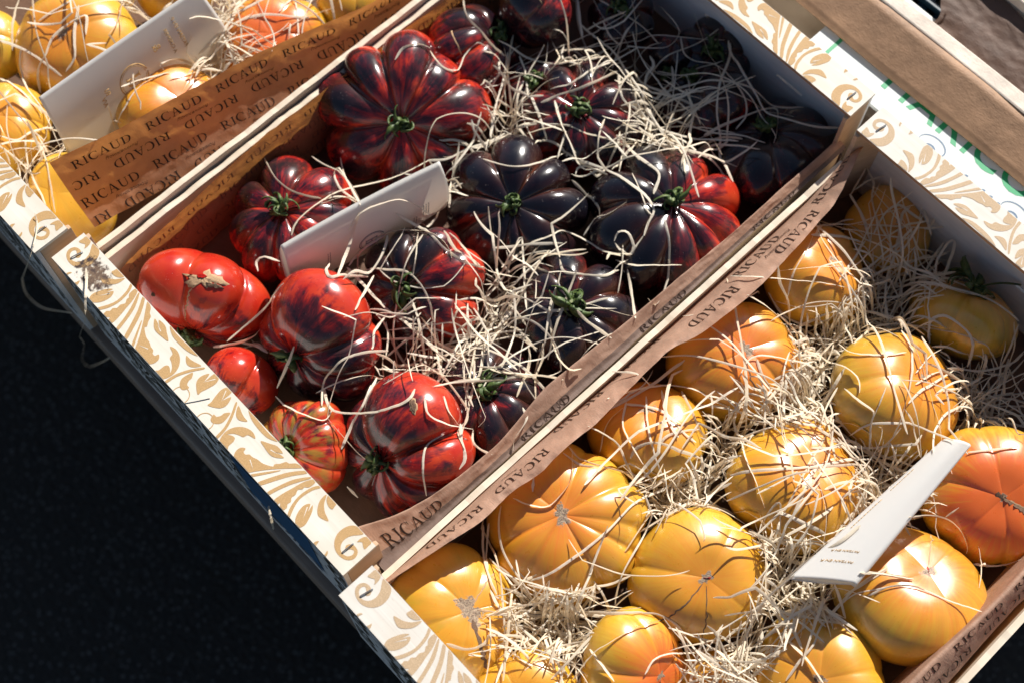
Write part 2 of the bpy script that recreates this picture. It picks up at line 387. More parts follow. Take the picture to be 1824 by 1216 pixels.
CH = 14.0                                 # crate height
WD = 4.0                                  # how far the side walls sit below the rails
def make_crate(name, loc, rz, label, ink, wood, mirror=False, stain=False, xr=(0, 30.0), sidex=(0.0, 30.5), sticker=False):
    root = empty(name, (loc[0], loc[1], loc[2] - CH), rz)
    tag(root, label, 'crate', 'printed wooden tomato crates side by side on the stall')
    Z = CH
    for e in (0, 1):
        y0 = 0 if e == 0 else 50.4 - RAILW
        mb = MB(); mb.box(xr[0], xr[1], y0, y0 + RAILW, Z - .30, Z, 0)
        # thin brown cut edges of the plywood, 0.1 mm proud
        mb.poly([(xr[0], y0 - .012, Z - .29), (xr[1], y0 - .012, Z - .29), (xr[1], y0 - .012, Z - .03), (xr[0], y0 - .012, Z - .03)], 2)
        mb.poly([(xr[0], y0 + RAILW + .012, Z - .03), (xr[1], y0 + RAILW + .012, Z - .03), (xr[1], y0 + RAILW + .012, Z - .29), (xr[0], y0 + RAILW + .012, Z - .29)], 2)
        k = 0
        for P in ORN:
            if e == 0: pts = [(x, y, Z + .012 + .0006 * (k % 9)) for x, y in P]
            else: pts = [(x, y0 + RAILW - y, Z + .012 + .0006 * (k % 9)) for x, y in P][::-1]
            mb.poly(pts, 1); k += 1
        for (p, q) in SLITS:
            for mir in (0, 1):
                a_ = np.array(p); b_ = np.array(q)
                if mir: a_ = np.array((30 - p[0], p[1])); b_ = np.array((30 - q[0], q[1]))
                if e: a_ = np.array((a_[0], RAILW - a_[1])); b_ = np.array((b_[0], RAILW - b_[1]))
                d = b_ - a_; nn = np.array((-d[1], d[0])) / np.linalg.norm(d) * .035
                mb.poly([(*(a_ + [0, y0]), Z + .022), (*(b_ + nn + [0, y0]), Z + .022), (*(b_ - nn + [0, y0]), Z + .022)], 0)
        mb.build('top_rail', [wood, ink, M['edge']], root)
        # end panel with outside print
        mb = MB()
        yp = (.35, .0) if e == 0 else (50.4 - .35, 50.4)
        lo, hi = min(yp), max(yp)
        if e == 0:
            mb.box(xr[0] + .05, xr[1] - .05, lo + .03, hi, .3, Z - .31, 0)
        else:      # far end board with two hand slots low down where daylight comes in
            for (a0, a1) in ((.05, 14.6), (17.2, 22.2), (24.8, 29.95)): mb.box(xr[0] + a0, xr[0] + a1, lo, hi - .03, .3, Z - .31, 0)
            for (a0, a1) in ((14.6, 17.2), (22.2, 24.8)):
                mb.box(xr[0] + a0, xr[0] + a1, lo, hi - .03, .3, CH - 6.1, 0); mb.box(xr[0] + a0, xr[0] + a1, lo, hi - .03, CH - 5.8, Z - .31, 0)
        if e == 0:
            k = 0
            for P in ORN:
                for rep, (z0, flip, dx) in enumerate(((Z - .5, 1, 0), (Z - 3.4, -1, 0.0), (Z - 6.3, 1, .0), (Z - 9.4, -1, .0))):
                    pts = [(x, .015 - .0006 * (k % 9), z0 - (y if flip > 0 else RAILW - y)) for x, y in P]
                    if all(xr[0] + .1 < q[0] < xr[1] - .1 for q in pts): mb.poly(pts, 1)
                k += 1
            for ww in range(16):          # blurred wood-engraved swirls between the leaves
                x = rng.uniform(1, 29); z = rng.uniform(1, Z - 1.2); L = rng.uniform(1.5, 4)
                pts = [(x + L * i / 6, .018 - .0004 * (ww % 11), z + .5 * math.sin(i * .7 + ww)) for i in range(7) if x + L * i / 6 < 29.8]
                if len(pts) > 3:
                    mb.poly([(p[0], p[1], p[2] + .09 * math.sin(math.pi * j / (len(pts) - 1))) for j, p in enumerate(pts)] + [(p[0], p[1], p[2] - .09 * math.sin(math.pi * j / (len(pts) - 1)) - .01) for j, p in reversed(list(enumerate(pts)))], 1)
        pn = mb.build('end_panel', [M['panel'], M['panel_print']], root)
        if e == 0 and sticker:
            sb = MB(); sb.box(18.6, 26.4, -.035, -.012, Z - 10.2, Z - 1.1)
            sb.build('sticker', M['blue_sticker'], pn)
            sb = MB()
            for r_ in range(7):
                for c_ in range(16):
                    if rng.random() < .75: sb.poly([(18.9 + c_ * .2, -.042, Z - 6.6 + r_ * .55), (19.04 + c_ * .2, -.042, Z - 6.6 + r_ * .55), (19.04 + c_ * .2, -.042, Z - 6.45 + r_ * .55), (18.9 + c_ * .2, -.042, Z - 6.45 + r_ * .55)])
            sb.build('sticker_print', M['grey_text'], pn)
        for sx in (0, 1):
            pb = MB()
            px0, px1 = (xr[0] + .04, xr[0] + 1.3) if sx == 0 else (xr[1] - 1.3, xr[1] - .04)
            if e == 0: ya, yb = .37, RAILW + .25
            else: ya, yb = 50.4 - RAILW - .25, 50.4 - .37
            # triangular corner post
            xo, xi = (px0, px1) if sx == 0 else (px1, px0)
            yo, yi = (ya, yb) if e == 0 else (yb, ya)
            T = [(xo, yo), (xi, yo), (xo + (xi - xo) * .25, yi), (xo, yi)]
            V = [(x, y, .2) for x, y in T] + [(x, y, Z - .315) for x, y in T]
            pb.add(V, [(3, 2, 1, 0), (4, 5, 6, 7), (0, 1, 5, 4), (1, 2, 6, 5), (2, 3, 7, 6), (3, 0, 4, 7)])
            pb.build('corner_post', M['wood_brown'], root, bevel=.03)
    for sx in (0, 1):
        mb = MB()
        x0 = sidex[0] if sx == 0 else sidex[1] - .45
        n = 90; zt = Z - WD
        V = []; Fc = []
        for i in range(n + 1):
            y = 3.02 + (50.4 - 6.04) * i / n
            j = .03 * math.sin(y * 1.7 + sx) + rng.uniform(-.018, .018) - (.10 * max(0, math.sin(y * .33 + sx * 2)) ** 8)
            V += [(x0, y, .3), (x0 + .45, y, .3), (x0 + .45, y, zt + j), (x0, y, zt + j - rng.uniform(0, .02))]
        for i in range(n):
            b = 4 * i
            for k in range(4): Fc.append((b + k, b + (k + 1) % 4, b + 4 + (k + 1) % 4, b + 4 + k))
        Fc += [(3, 2, 1, 0), (4 * n, 4 * n + 1, 4 * n + 2, 4 * n + 3)]
        mb.add(V, Fc)
        mb.build('side_wall', M['ply_y'], root)
    mb = MB(); mb.box(sidex[0] + .5, sidex[1] - .5, .4, 50.0, CH - 10.5, CH - 10.2); mb.build('base', M['ply_y'], root)
    mb = MB(); mb.box(sidex[0] + .55, sidex[1] - .55, .45, 49.9, CH - 10.19, CH - 10.15); mb.build('base_shade_paper', M['floor_shade'], root)  # dark sheet added so the gaps between fruit read as shade
    for (x, y, an) in ((1.05, 1.35, 1.35), (28.9, 1.35, 1.5), (1.05, 49.0, 1.4), (28.95, 49.0, 1.5)):
        sb = MB(); staple(sb, x, y, Z, .85, an); sb.build('staple', M['steel'], root)
    return root

crate1 = make_crate('tomato_crate', (-30.75, -.54, .54), -.004, 'upper left crate with ochre leaf print, holding yellow tomatoes behind a leaning brown lining', M['gold_ink'], M['ply'], sidex=(-.3, 30.45))
crate2 = make_crate('tomato_crate', (0, 0, 0), 0, 'middle crate with ochre leaf print and mouldy corner, full of red and black ribbed tomatoes', M['gold_ink'], M['ply'], sticker=True)
crate3 = make_crate('tomato_crate', (30.94, -1.06, .87), -.007, 'right hand crate with paler beige leaf print, full of yellow tomatoes in wood wool', M['gold_ink_pale'], M['ply_grey'], sidex=(-.1, 30.2))
# the loose wire nail standing on the middle crate's front rail
sb = MB(); sb.tube([(14.4, -.05, CH - .4), (14.4, -.05, CH + .05), (15.3, .75, CH + .9), (15.75, 1.25, CH + 1.25)], .05, 6); sb.build('bent_nail', M['steel'], crate2)
# mould stain on the corner of the middle crate
def mat_mould():
    a = NT('mould'); co = a.coord()
    n = a.noise(co, 190, 6, .75); r = a.vor(co, 150)
    a.mat.surface_render_method = 'DITHERED' if hasattr(a.mat, 'surface_render_method') else None
    p = a.n('ShaderNodeBsdfPrincipled'); col = a.ramp(n, [(.4, (.28, .18, .11)), (.62, (.045, .028, .03))])
    a.l(col, p.inputs['Base Color']); p.inputs['Roughness'].default_value = .9
    tr = a.n('ShaderNodeBsdfTransparent'); mx = a.n('ShaderNodeMixShader')
    m_ = a.attr('mask').outputs['Fac']
    f = a.ramp(a.math('ADD', m_, a.math('MULTIPLY', a.math('SUBTRACT', n, .60), 3.2)), [(.12, 0.0), (.5, .97)])
    a.l(f, mx.inputs[0]); a.l(tr.outputs[0], mx.inputs[1]); a.l(p.outputs[0], mx.inputs[2]); a.l(mx.outputs[0], a.out.inputs[0])
    return a.mat
V = []; Fc = []; mk_ = []
N = 24
for i in range(N + 1):
    for j in range(N + 1):
        u, v = i / N * 2 - 1, j / N * 2 - 1
        V.append((3.1 + u * 2.0, 1.35 + v * 1.32, CH + .03)); mk_.append(max(-.5, 1 - (u * u + v * v)) * .95 - .02)
for i in range(N):
    for j in range(N): Fc.append((i * (N + 1) + j, (i + 1) * (N + 1) + j, (i + 1) * (N + 1) + j + 1, i * (N + 1) + j + 1))
mo = mesh('mould_patch', V, Fc, mat_mould(), crate2)
at = mo.data.attributes.new('mask', 'FLOAT', 'POINT'); at.data.foreach_set('value', np.array(mk_, dtype=np.float32))
# ------------------------------------------------------------------ tomatoes
RAW = {k: v for k, *v in [
('R1',(5.11,26.85,-6.50),6.13,0.6,(0.465,-0.411,0.784)),
('R2',(5.82,15.10,-6.80),4.61,0.62,(-0.067,-0.167,0.984)),
('R3',(6.40,6.28,-6.30),4.62,0.64,(0.567,-0.824,-0.001)),
('R4',(13.01,4.36,-6.80),2.69,0.8,(0.397,-0.918,0.021)),
('R5',(14.66,10.27,-6.00),4.51,0.72,(0.105,-0.860,0.499)),
('R6',(19.94,4.42,-6.80),3.47,0.68,(-0.172,-0.565,0.807)),
('R7',(24.92,9.44,-6.20),4.76,0.72,(-0.050,-0.800,0.598)),
('R8',(16.44,18.16,-6.60),4.57,0.62,(-0.045,-0.522,0.852)),
('R9',(26.06,16.06,-6.80),4.02,0.62,(-0.124,-0.043,0.991)),
('R10',(25.67,24.83,-6.60),4.60,0.62,(-0.016,-0.118,0.993)),
('R11',(16.56,27.75,-6.60),4.98,0.6,(0.160,-0.307,0.938)),
('R12',(24.92,34.98,-6.40),5.60,0.6,(0.069,0.077,0.995)),
('R13',(14.42,36.46,-6.80),4.53,0.64,(0.048,-0.125,0.991)),
('R14',(4.28,34.77,-6.80),4.03,0.75,(0.370,0.689,0.622)),
('R15',(5.75,40.02,-4.80),2.99,0.85,(0.174,-0.982,0.068)),
('R16',(17.12,48.52,-7.60),3.10,0.6,(0.172,-0.267,0.948)),
('R17',(19.09,45.20,-7.80),4.12,0.55,(-0.552,-0.026,0.833)),
('R18',(26.04,45.66,-7.60),4.92,0.5,(-0.429,0.078,0.900)),
('R19',(9.53,36.23,-7.40),2.43,0.75,(0.169,-0.071,0.983)),
('R20',(9.78,45.71,-7.20),2.80,0.7,(0.034,-0.224,0.974)),
('R21',(15.01,46.10,-7.60),1.92,0.8,(0.587,-0.794,0.157)),
('Y1',(35.53,39.19,-5.60),3.92,0.72,(0.201,0.361,0.911)),
('Y2',(35.98,30.16,-5.80),4.56,0.72,(0.186,0.109,0.976)),
('Y3',(35.60,22.27,-6.00),4.06,0.72,(-0.303,0.154,0.940)),
('Y4',(36.16,13.55,-5.70),5.26,0.62,(-0.016,-0.142,0.990)),
('Y5',(45.04,17.35,-5.60),4.50,0.68,(0.159,-0.139,0.977)),
('Y6',(45.05,26.77,-5.70),4.62,0.7,(0.085,0.315,0.945)),
('Y7',(45.60,36.40,-5.50),4.73,0.7,(0.221,0.435,0.873)),
('Y8',(54.77,35.65,-5.60),4.73,0.66,(0.185,-0.243,0.952)),
('Y9',(55.47,26.42,-5.50),5.08,0.66,(-0.138,0.394,0.909)),
('Y10',(35.72,4.13,-6.00),4.47,0.66,(0.276,0.197,0.941)),
('Y11',(42.66,3.71,-6.00),3.31,0.7,(0.076,-0.269,0.960)),
('Y12',(46.05,10.01,-6.00),3.84,0.7,(0.700,0.272,0.661)),
('Y13',(55.08,18.09,-6.00),4.32,0.66,(-0.107,-0.194,0.975)),
('Y14',(45.00,45.05,-6.90),4.12,0.6,(-0.341,0.649,0.680)),
('Y15',(36.62,46.77,-7.20),3.36,0.6,(0.232,0.074,0.970)),
('Y16',(50.26,13.15,-7.50),2.50,0.7,(0.181,-0.350,0.919)),
('Z1',(-16.37,12.65,-5.60),4.73,0.7,(0.087,-0.238,0.967)),
('Z2',(-21.53,7.71,-5.80),2.94,0.72,(0.164,-0.031,0.986)),
('Z3',(-14.44,4.25,-5.70),3.56,0.7,(0.096,-0.016,0.995)),
('Z4',(-6.37,4.12,-6.20),3.58,0.72,(0.070,-0.178,0.982)),
('Z5',(-6.69,14.36,-5.90),4.12,0.7,(0.220,0.214,0.952)),
('Z6',(-6.70,23.93,-6.60),4.35,0.68,(0.171,-0.110,0.979)),
('Z7',(-16.18,21.72,-6.20),3.23,0.7,(0.344,-0.335,0.877)),
('Z8',(-5.66,31.88,-6.60),3.45,0.7,(0.077,-0.080,0.994)),
('Z9',(-22.60,17.48,-6.20),3.68,0.7,(0.162,-0.302,0.939)),
]}
IMG_R = Vector(R_ROWS[0]); IMG_UP = -Vector(R_ROWS[1])
D2R = math.pi / 180
class Tom:
    def __init__(s, key, bounds, A, p, seed, ind=.0, amps=None, twist=0, dimple=.22, egg=0, power=.9, soft=0.0):
        s.c, s.a, s.fl, s.ax = RAW[key]; s.a *= 1 + A * .13 + .01; s.b = s.a * s.fl; s.key = key
        s.bounds = sorted([(q % 360) * D2R for q in bounds]); s.A = A; s.p = p; s.dimple = dimple; s.power = power
        r = np.random.default_rng(seed); n = len(s.bounds)
        s.amp = r.uniform(-.07, .07, n)
        if amps is not None:      # given in the order of the listed grooves
            order = sorted(range(n), key=lambda q: bounds[q] % 360); s.amp = np.array([amps[q] if q < len(amps) else 0.0 for q in order])
        s.amp = np.asarray(s.amp)
        s.dep = r.uniform(.75, 1.2, n)
        s.ph = r.uniform(0, 6.28, 8); s.r = r; s.soft = soft; s.seed = seed
        z = Vector(s.ax).normalized(); x = (IMG_R - z * IMG_R.dot(z)).normalized(); y = z.cross(x)
        s.mat = Matrix((x, y, z)).transposed().to_4x4(); s.mat.translation = Vector(s.c) * S
    def f(s, TH, T):
        TH = np.asarray(TH, float); T = np.asarray(T, float)
        tt = TH % (2 * math.pi); B = np.array(s.bounds); n = len(B)
        idx = (np.searchsorted(B, tt, side='right') - 1) % n
        lo = B[idx]; hi = B[(idx + 1) % n]; wd = (hi - lo) % (2 * math.pi); wd = np.where(wd == 0, 2 * math.pi, wd)
        u = ((tt - lo) % (2 * math.pi)) / wd
        bul = np.abs(np.sin(math.pi * u)) ** (s.p * .8)
        # depth of the two neighbouring grooves
        dep = s.dep[idx] * (1 - u) + s.dep[(idx + 1) % n] * u
        dep = dep * np.clip(wd / 0.75, .45, 1.15)
        g = (1 - bul) * dep
        w = np.clip(np.sin(np.clip(T, 0, math.pi)) * 1.15, 0, 1) * np.where(T > 1.6, np.clip(1 - (T - 1.6) / 1.9, 0.15, 1), 1)
        F = 1 - s.A * .78 * w * g + s.amp[idx] * bul * w * np.sin(T)
        F = F + .03 * np.sin(2 * TH + s.ph[0]) + .022 * np.sin(3 * TH + s.ph[1] + T) + .012 * np.sin(5 * TH + s.ph[2] + 2 * T)
        rho = s.a * F * np.sin(T) ** s.power
        rn = np.sin(T)
        z = s.b * np.cos(T) * (1 - s.A * 1.05 * w * g) * (1 + s.amp[idx] * bul * .9 * w)
        wt = np.exp(-(rn / .34) ** 2) * (T < math.pi / 2) + .45 * np.exp(-(rn / .3) ** 2) * (T >= math.pi / 2) * -1
        z = z - s.dimple * s.b * wt
        z = z + s.b * .03 * np.sin(TH + s.ph[3]) * rn
        return np.stack([rho * np.cos(TH), rho * np.sin(TH), z], -1), g * w, dep
    def build(s, name, mat, label, cat, group, dark=0, ddir=None, dk=.5, green=0, scar=.035, NU=168, NV=92):
        th = np.linspace(0, 2 * math.pi, NU, endpoint=False); tv = math.pi * np.linspace(0, 1, NV + 1) ** 1.15
        TH, T = np.meshgrid(th, tv); P, g, _ = s.f(TH, T)
        pts = P[1:-1].reshape(-1, 3); top = P[0].mean(0); bot = P[-1].mean(0)
        V = np.vstack([pts, top, bot]); n = NV - 1; F_ = []
        for i in range(n - 1):
            for k in range(NU):
                k2 = (k + 1) % NU; F_.append((i * NU + k, (i + 1) * NU + k, (i + 1) * NU + k2, i * NU + k2))
        it, ib = n * NU, n * NU + 1
        for k in range(NU):
            k2 = (k + 1) % NU; F_.append((it, k, k2)); F_.append((ib, (n - 1) * NU + k2, (n - 1) * NU + k))
        o = mesh(name, V, F_, mat); o.matrix_world = s.mat; s.obj = o
        tag(o, label, cat, group)
        me = o.data; TT = T[1:-1].reshape(-1); HH = TH[1:-1].reshape(-1); GG = g[1:-1].reshape(-1)
        TT = np.append(TT, [0, math.pi]); HH = np.append(HH, [0, 0]); GG = np.append(GG, [0, 0])
        wr = s.mat.to_3x3(); nrm = V / np.linalg.norm(V, axis=1, keepdims=True)
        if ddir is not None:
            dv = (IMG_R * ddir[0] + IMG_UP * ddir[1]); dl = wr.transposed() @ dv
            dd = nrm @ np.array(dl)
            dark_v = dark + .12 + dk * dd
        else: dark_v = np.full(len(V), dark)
        # anthocyanin fades on the underside of the fruit
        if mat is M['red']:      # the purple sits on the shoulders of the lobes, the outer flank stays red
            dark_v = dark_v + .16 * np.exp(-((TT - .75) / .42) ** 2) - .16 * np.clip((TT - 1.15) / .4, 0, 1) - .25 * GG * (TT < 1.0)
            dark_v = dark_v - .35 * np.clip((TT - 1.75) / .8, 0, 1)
        sv = np.stack([np.cos(HH) + s.seed * 1.37, np.sin(HH) + s.seed * .71, TT * .8], -1)
        sc_ = np.zeros(len(V))
        if scar:
            ts = scar * math.pi * (1 + .35 * np.sin(2 * HH + s.ph[4]) + .25 * np.sin(5 * HH + s.ph[5]))
            sc_ = np.clip(1 - .5 * TT / ts, 0, 1)
        for nm, ar in (('pole', TT / math.pi), ('dark', dark_v), ('groove', GG), ('green', np.full(len(V), green)), ('scar', sc_)):
            at = me.attributes.new(nm, 'FLOAT', 'POINT'); at.data.foreach_set('value', ar.astype(np.float32))
        at = me.attributes.new('sv', 'FLOAT_VECTOR', 'POINT'); at.data.foreach_set('vector', sv.astype(np.float32).ravel())
        return o
    def pt(s, th, t, off=0.0):
        e = 1e-3
        P = s.f(np.array([th, th + e, th]), np.array([t, t, t + e]))[0]
        nn = np.cross(P[2] - P[0], P[1] - P[0]); nn = nn / (np.linalg.norm(nn) + 1e-12)
        if np.dot(nn, P[0]) < 0: nn = -nn
        return P[0] + nn * off
    def crack(s, path, wd=.06, mat='cork_dark', name='crack', off=.012):
        """thin corky line along (theta deg, t rad) points on the skin"""
        pp = []
        for (a0, t0), (a1, t1) in zip(path[:-1], path[1:]):
            for k in range(8): pp.append((a0 + (a1 - a0) * k / 8, t0 + (t1 - t0) * k / 8))
        pp.append(path[-1]); V = []; F_ = []
        for i, (a_, t_) in enumerate(pp):
            a_ += s.r.normal(0, 1.0); w_ = wd * (.6 + .8 * s.r.random()) * (1 if 0 < i < len(pp) - 1 else .2)
            th = a_ * D2R
            p = s.pt(th, t_, off)
            q = s.pt(pp[min(i + 1, len(pp) - 1)][0] * D2R, pp[min(i + 1, len(pp) - 1)][1], off) - s.pt(pp[max(i - 1, 0)][0] * D2R, pp[max(i - 1, 0)][1], off)
            nn = s.pt(th, t_, 1.0) - s.pt(th, t_, 0); sd_ = np.cross(q, nn); sd_ /= (np.linalg.norm(sd_) + 1e-9)
            V += [p + sd_ * w_, p + nn * .02, p - sd_ * w_]
            if i: b = 3 * i; F_ += [(b - 3, b - 2, b + 1, b), (b - 2, b - 1, b + 2, b + 1)]
        return mesh(name, V, F_, M[mat], s.obj)
    def patch(s, a0, t0, rx, ry, mat='cork', name='cork_scar', off=.02, rot=0, rough=.35):
        V = [s.pt(a0 * D2R, t0, off + .03)]; F_ = []; K = 26; Rn = 7
        rr = 1 + rough * np.array([math.sin(2 * x + s.ph[0]) * .4 + math.sin(5 * x + s.ph[1]) * .35 + math.sin(9 * x + s.ph[2]) * .3 for x in np.linspace(0, 2 * math.pi, K, endpoint=False)])
        for j in range(1, Rn + 1):
            for k in range(K):
                x = 2 * math.pi * k / K; d = j / Rn * rr[k]
                dx, dy = rx * d * math.cos(x), ry * d * math.sin(x)
                dx, dy = dx * math.cos(rot) - dy * math.sin(rot), dx * math.sin(rot) + dy * math.cos(rot)
                t_ = t0 + dy / s.a; th = a0 * D2R + dx / (s.a * max(.15, math.sin(t0)))
                if t_ < 0: t_ = -t_; th += math.pi
                V.append(s.pt(th, t_, (off + s.r.uniform(0, .05)) if j < Rn else -.01))
        for k in range(K): F_.append((0, 1 + k, 1 + (k + 1) % K))
        for j in range(Rn - 1):
            for k in range(K): b = 1 + j * K; k2 = (k + 1) % K; F_.append((b + k, b + K + k, b + K + k2, b + k2))
        return mesh(name, V, F_, M[mat], s.obj)
    def calyx(s, R=1.15, n=13, stemh=.55, curl=1.0, up=0.25, dark=False):
        base = s.pt(0, 0.0001, 0); z0 = float(s.f(np.array([0.]), np.array([.0]))[0][0][2])
        mb = MB()
        for k in range(n):
            a0 = 2 * math.pi * k / n + s.r.uniform(-.3, .3); L = R * 1.25 * s.r.uniform(.6, 1.2); wd0 = .25 * s.r.uniform(.7, 1.4)
            cc = curl * s.r.uniform(.7, 2.4); sgn = s.r.choice([-1, 1]); N_ = 12; pts = []
            pos = np.array([.12 * math.cos(a0), .12 * math.sin(a0), z0 + .3 + s.r.uniform(0, .35)]); ang = a0; el = s.r.uniform(.3, 1.1)
            for i in range(N_):
                t = i / (N_ - 1)
                pts.append((pos.copy(), ang, wd0 * (math.sin(math.pi * min(1, t * .85 + .12)) ** .7 + .05)))
                el2 = el - 1.6 * t * cc + (2.2 * max(0, t - .55) * cc * up * 4)
                pos = pos + L / N_ * 1.25 * np.array([math.cos(ang) * math.cos(el2), math.sin(ang) * math.cos(el2), math.sin(el2)])
                # stay on top of the skin
                rr_ = math.hypot(pos[0], pos[1]); tt_ = math.asin(min(.95, rr_ / s.a))
                zs = float(s.f(np.array([math.atan2(pos[1], pos[0])]), np.array([tt_]))[0][0][2])
                pos[2] = max(pos[2], zs + .07)
                ang += sgn * .22 * cc * s.r.uniform(.2, 1.6)
            V = []; F_ = []
            for i, (p, an, w_) in enumerate(pts):
                sd_ = np.array([-math.sin(an), math.cos(an), 0]); tw = sgn * i * .16 * cc
                up_ = np.array([0, 0, 1]); d_ = sd_ * math.cos(tw) + up_ * math.sin(tw); nrm_ = -sd_ * math.sin(tw) + up_ * math.cos(tw)
                V += [p + d_ * w_, p + nrm_ * .05 - nrm_ * w_ * .35, p - d_ * w_, p + nrm_ * .10]
                if i:
                    b = 4 * i
                    for q in range(4): F_.append((b - 4 + q, b - 4 + (q + 1) % 4, b + (q + 1) % 4, b + q))
            mb.add(V, F_)
        co = mb.build('calyx', M['calyx'], s.obj, smooth=True)
        sb = MB(); l = s.r.uniform(-.25, .25, 2)
        pth = [(0, 0, z0 - .1), (l[0] * .3, l[1] * .3, z0 + stemh * .5), (l[0], l[1], z0 + stemh), (l[0] * 1.2, l[1] * 1.2, z0 + stemh + .18)]
        sb.tube(pth, [.30, .2, .16, .19], 10)
        st = sb.build('stem', M['calyx'], s.obj, smooth=True)
        sb = MB(); e = Vector(pth[-1]); 
        sb.add([(e.x + .12 * math.cos(q), e.y + .12 * math.sin(q), e.z + .015) for q in np.linspace(0, 2 * math.pi, 8, endpoint=False)], [tuple(range(8))])
        sb.build('stem_end', M['stem_end'], st)

GR = 'ribbed red and black tomatoes lying in the middle crate'
GY = 'yellow tomatoes lying in the right hand crate'
GZ = 'yellow tomatoes lying in the upper left crate'
REDS = {
# key: (bounds, A, p, dark, ddir, dk, label, kwargs)
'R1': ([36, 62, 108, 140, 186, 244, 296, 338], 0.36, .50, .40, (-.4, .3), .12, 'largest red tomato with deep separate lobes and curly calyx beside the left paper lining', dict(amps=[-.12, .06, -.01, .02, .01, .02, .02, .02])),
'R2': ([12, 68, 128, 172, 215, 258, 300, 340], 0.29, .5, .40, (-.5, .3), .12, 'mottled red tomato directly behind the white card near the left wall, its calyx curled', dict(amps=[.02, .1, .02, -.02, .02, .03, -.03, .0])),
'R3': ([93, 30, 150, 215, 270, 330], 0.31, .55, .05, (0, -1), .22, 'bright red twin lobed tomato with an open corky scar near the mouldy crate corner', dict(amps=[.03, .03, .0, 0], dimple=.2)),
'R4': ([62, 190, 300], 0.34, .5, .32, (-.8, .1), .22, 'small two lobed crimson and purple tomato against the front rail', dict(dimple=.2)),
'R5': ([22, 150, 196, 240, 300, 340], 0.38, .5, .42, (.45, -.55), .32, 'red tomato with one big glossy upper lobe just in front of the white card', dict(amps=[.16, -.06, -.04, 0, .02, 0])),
'R6': ([5, 38, 70, 105, 140, 180, 230, 300, 335], 0.18, .55, .12, (.2, .8), .15, 'red tomato with greenish stripes and pleated skin tucked behind the front rail', dict(green=.9)),
'R7': ([28, 132, 168, 205, 248, 302, 335], 0.36, .5, .34, (-.6, -.1), .22, 'red tomato whose round upper lobe bears an oval brown scar, beside the right lining', dict(amps=[.12, -.02, 0, .02, .03, .05, 0])),
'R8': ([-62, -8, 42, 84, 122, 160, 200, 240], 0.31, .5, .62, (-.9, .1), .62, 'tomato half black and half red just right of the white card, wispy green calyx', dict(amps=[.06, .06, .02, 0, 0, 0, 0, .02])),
'R9': ([25, 70, 118, 165, 210, 255, 300, 345], 0.25, .55, .62, (.3, .2), .15, 'wine red tomato, second from the front along the right lining, half under wood wool', {}),
'R10': ([22, 74, 118, 160, 200, 236, 292, 332], 0.29, .5, .74, (0, -.6), .12, 'nearly black ribbed tomato touching the right lining in the middle of its length', {}),
'R11': ([-22, 22, 60, 114, 165, 202, 262, 282], 0.31, .5, .86, (.4, .1), .22, 'blue black tomato in the centre of the crate with a pale ringed calyx', dict(amps=[.02, 0, .05, .02, .03, .03, -.08, .04])),
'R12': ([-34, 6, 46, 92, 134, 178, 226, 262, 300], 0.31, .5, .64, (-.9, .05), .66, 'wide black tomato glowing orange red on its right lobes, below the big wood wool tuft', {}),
'R13': ([0, 52, 96, 140, 188, 238, 288, 328], 0.31, .5, .50, (.4, .2), .2, 'wine red tomato under the wood wool tuft at the upper centre, bright green calyx', {}),
'R14': ([20, 80, 140, 200, 235, 290, 340], 0.32, .5, .48, (0, .8), .3, 'red and black tomato at the top edge beside the left lining', {}),
'R15': ([60, 150, 250, 320], 0.14, .6, .66, (0, .2), .1, 'round purple black tomato with a long corky crack at the top edge', dict(dimple=.12)),
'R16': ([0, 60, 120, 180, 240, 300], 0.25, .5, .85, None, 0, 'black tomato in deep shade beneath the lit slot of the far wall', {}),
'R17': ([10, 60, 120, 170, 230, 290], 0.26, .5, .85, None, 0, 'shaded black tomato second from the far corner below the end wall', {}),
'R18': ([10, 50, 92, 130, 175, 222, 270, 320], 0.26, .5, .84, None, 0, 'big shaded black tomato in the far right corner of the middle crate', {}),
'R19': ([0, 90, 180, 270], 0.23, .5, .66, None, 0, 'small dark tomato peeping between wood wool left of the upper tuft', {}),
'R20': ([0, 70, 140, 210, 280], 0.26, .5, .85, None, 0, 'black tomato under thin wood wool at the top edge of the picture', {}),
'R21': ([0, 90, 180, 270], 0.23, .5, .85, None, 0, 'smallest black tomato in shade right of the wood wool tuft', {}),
}
TOMS = {}
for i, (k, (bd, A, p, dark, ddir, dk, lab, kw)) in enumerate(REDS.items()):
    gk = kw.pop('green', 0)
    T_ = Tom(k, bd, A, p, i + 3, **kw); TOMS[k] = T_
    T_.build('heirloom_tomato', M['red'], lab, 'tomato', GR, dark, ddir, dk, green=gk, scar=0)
    if k not in ('R15',): T_.calyx(R={'R1': 1.15, 'R10': 1.3, 'R12': 1.05, 'R11': .9, 'R9': 1.3, 'R8': 1.3, 'R2': 1.15}.get(k, .95), n=15 if k in ('R1', 'R10', 'R2') else 12)
TOMS['R3'].patch(76, 1.5, 1.25, 1.0, rough=.8, off=.03); TOMS['R3'].patch(66, 1.42, .5, .28, 'cork_dark', 'scar_pit', off=.08, rough=.7); TOMS['R3'].crack([(84, 1.25), (88, .8), (91, .4)], .06, 'cork')
TOMS['R3'].patch(78, 1.56, .34, .3, 'flesh', 'open_flesh', off=.09)
TOMS['R3'].patch(120, 1.0, .16, .2, 'cork_dark', 'dark_spot', off=.01, rough=.1)
TOMS['R7'].patch(62, 1.05, .28, .62, 'cork', rot=-.6); TOMS['R7'].patch(62, 1.05, .2, .48, 'cork_dark', 'scar_pit', off=.06, rot=-.6)
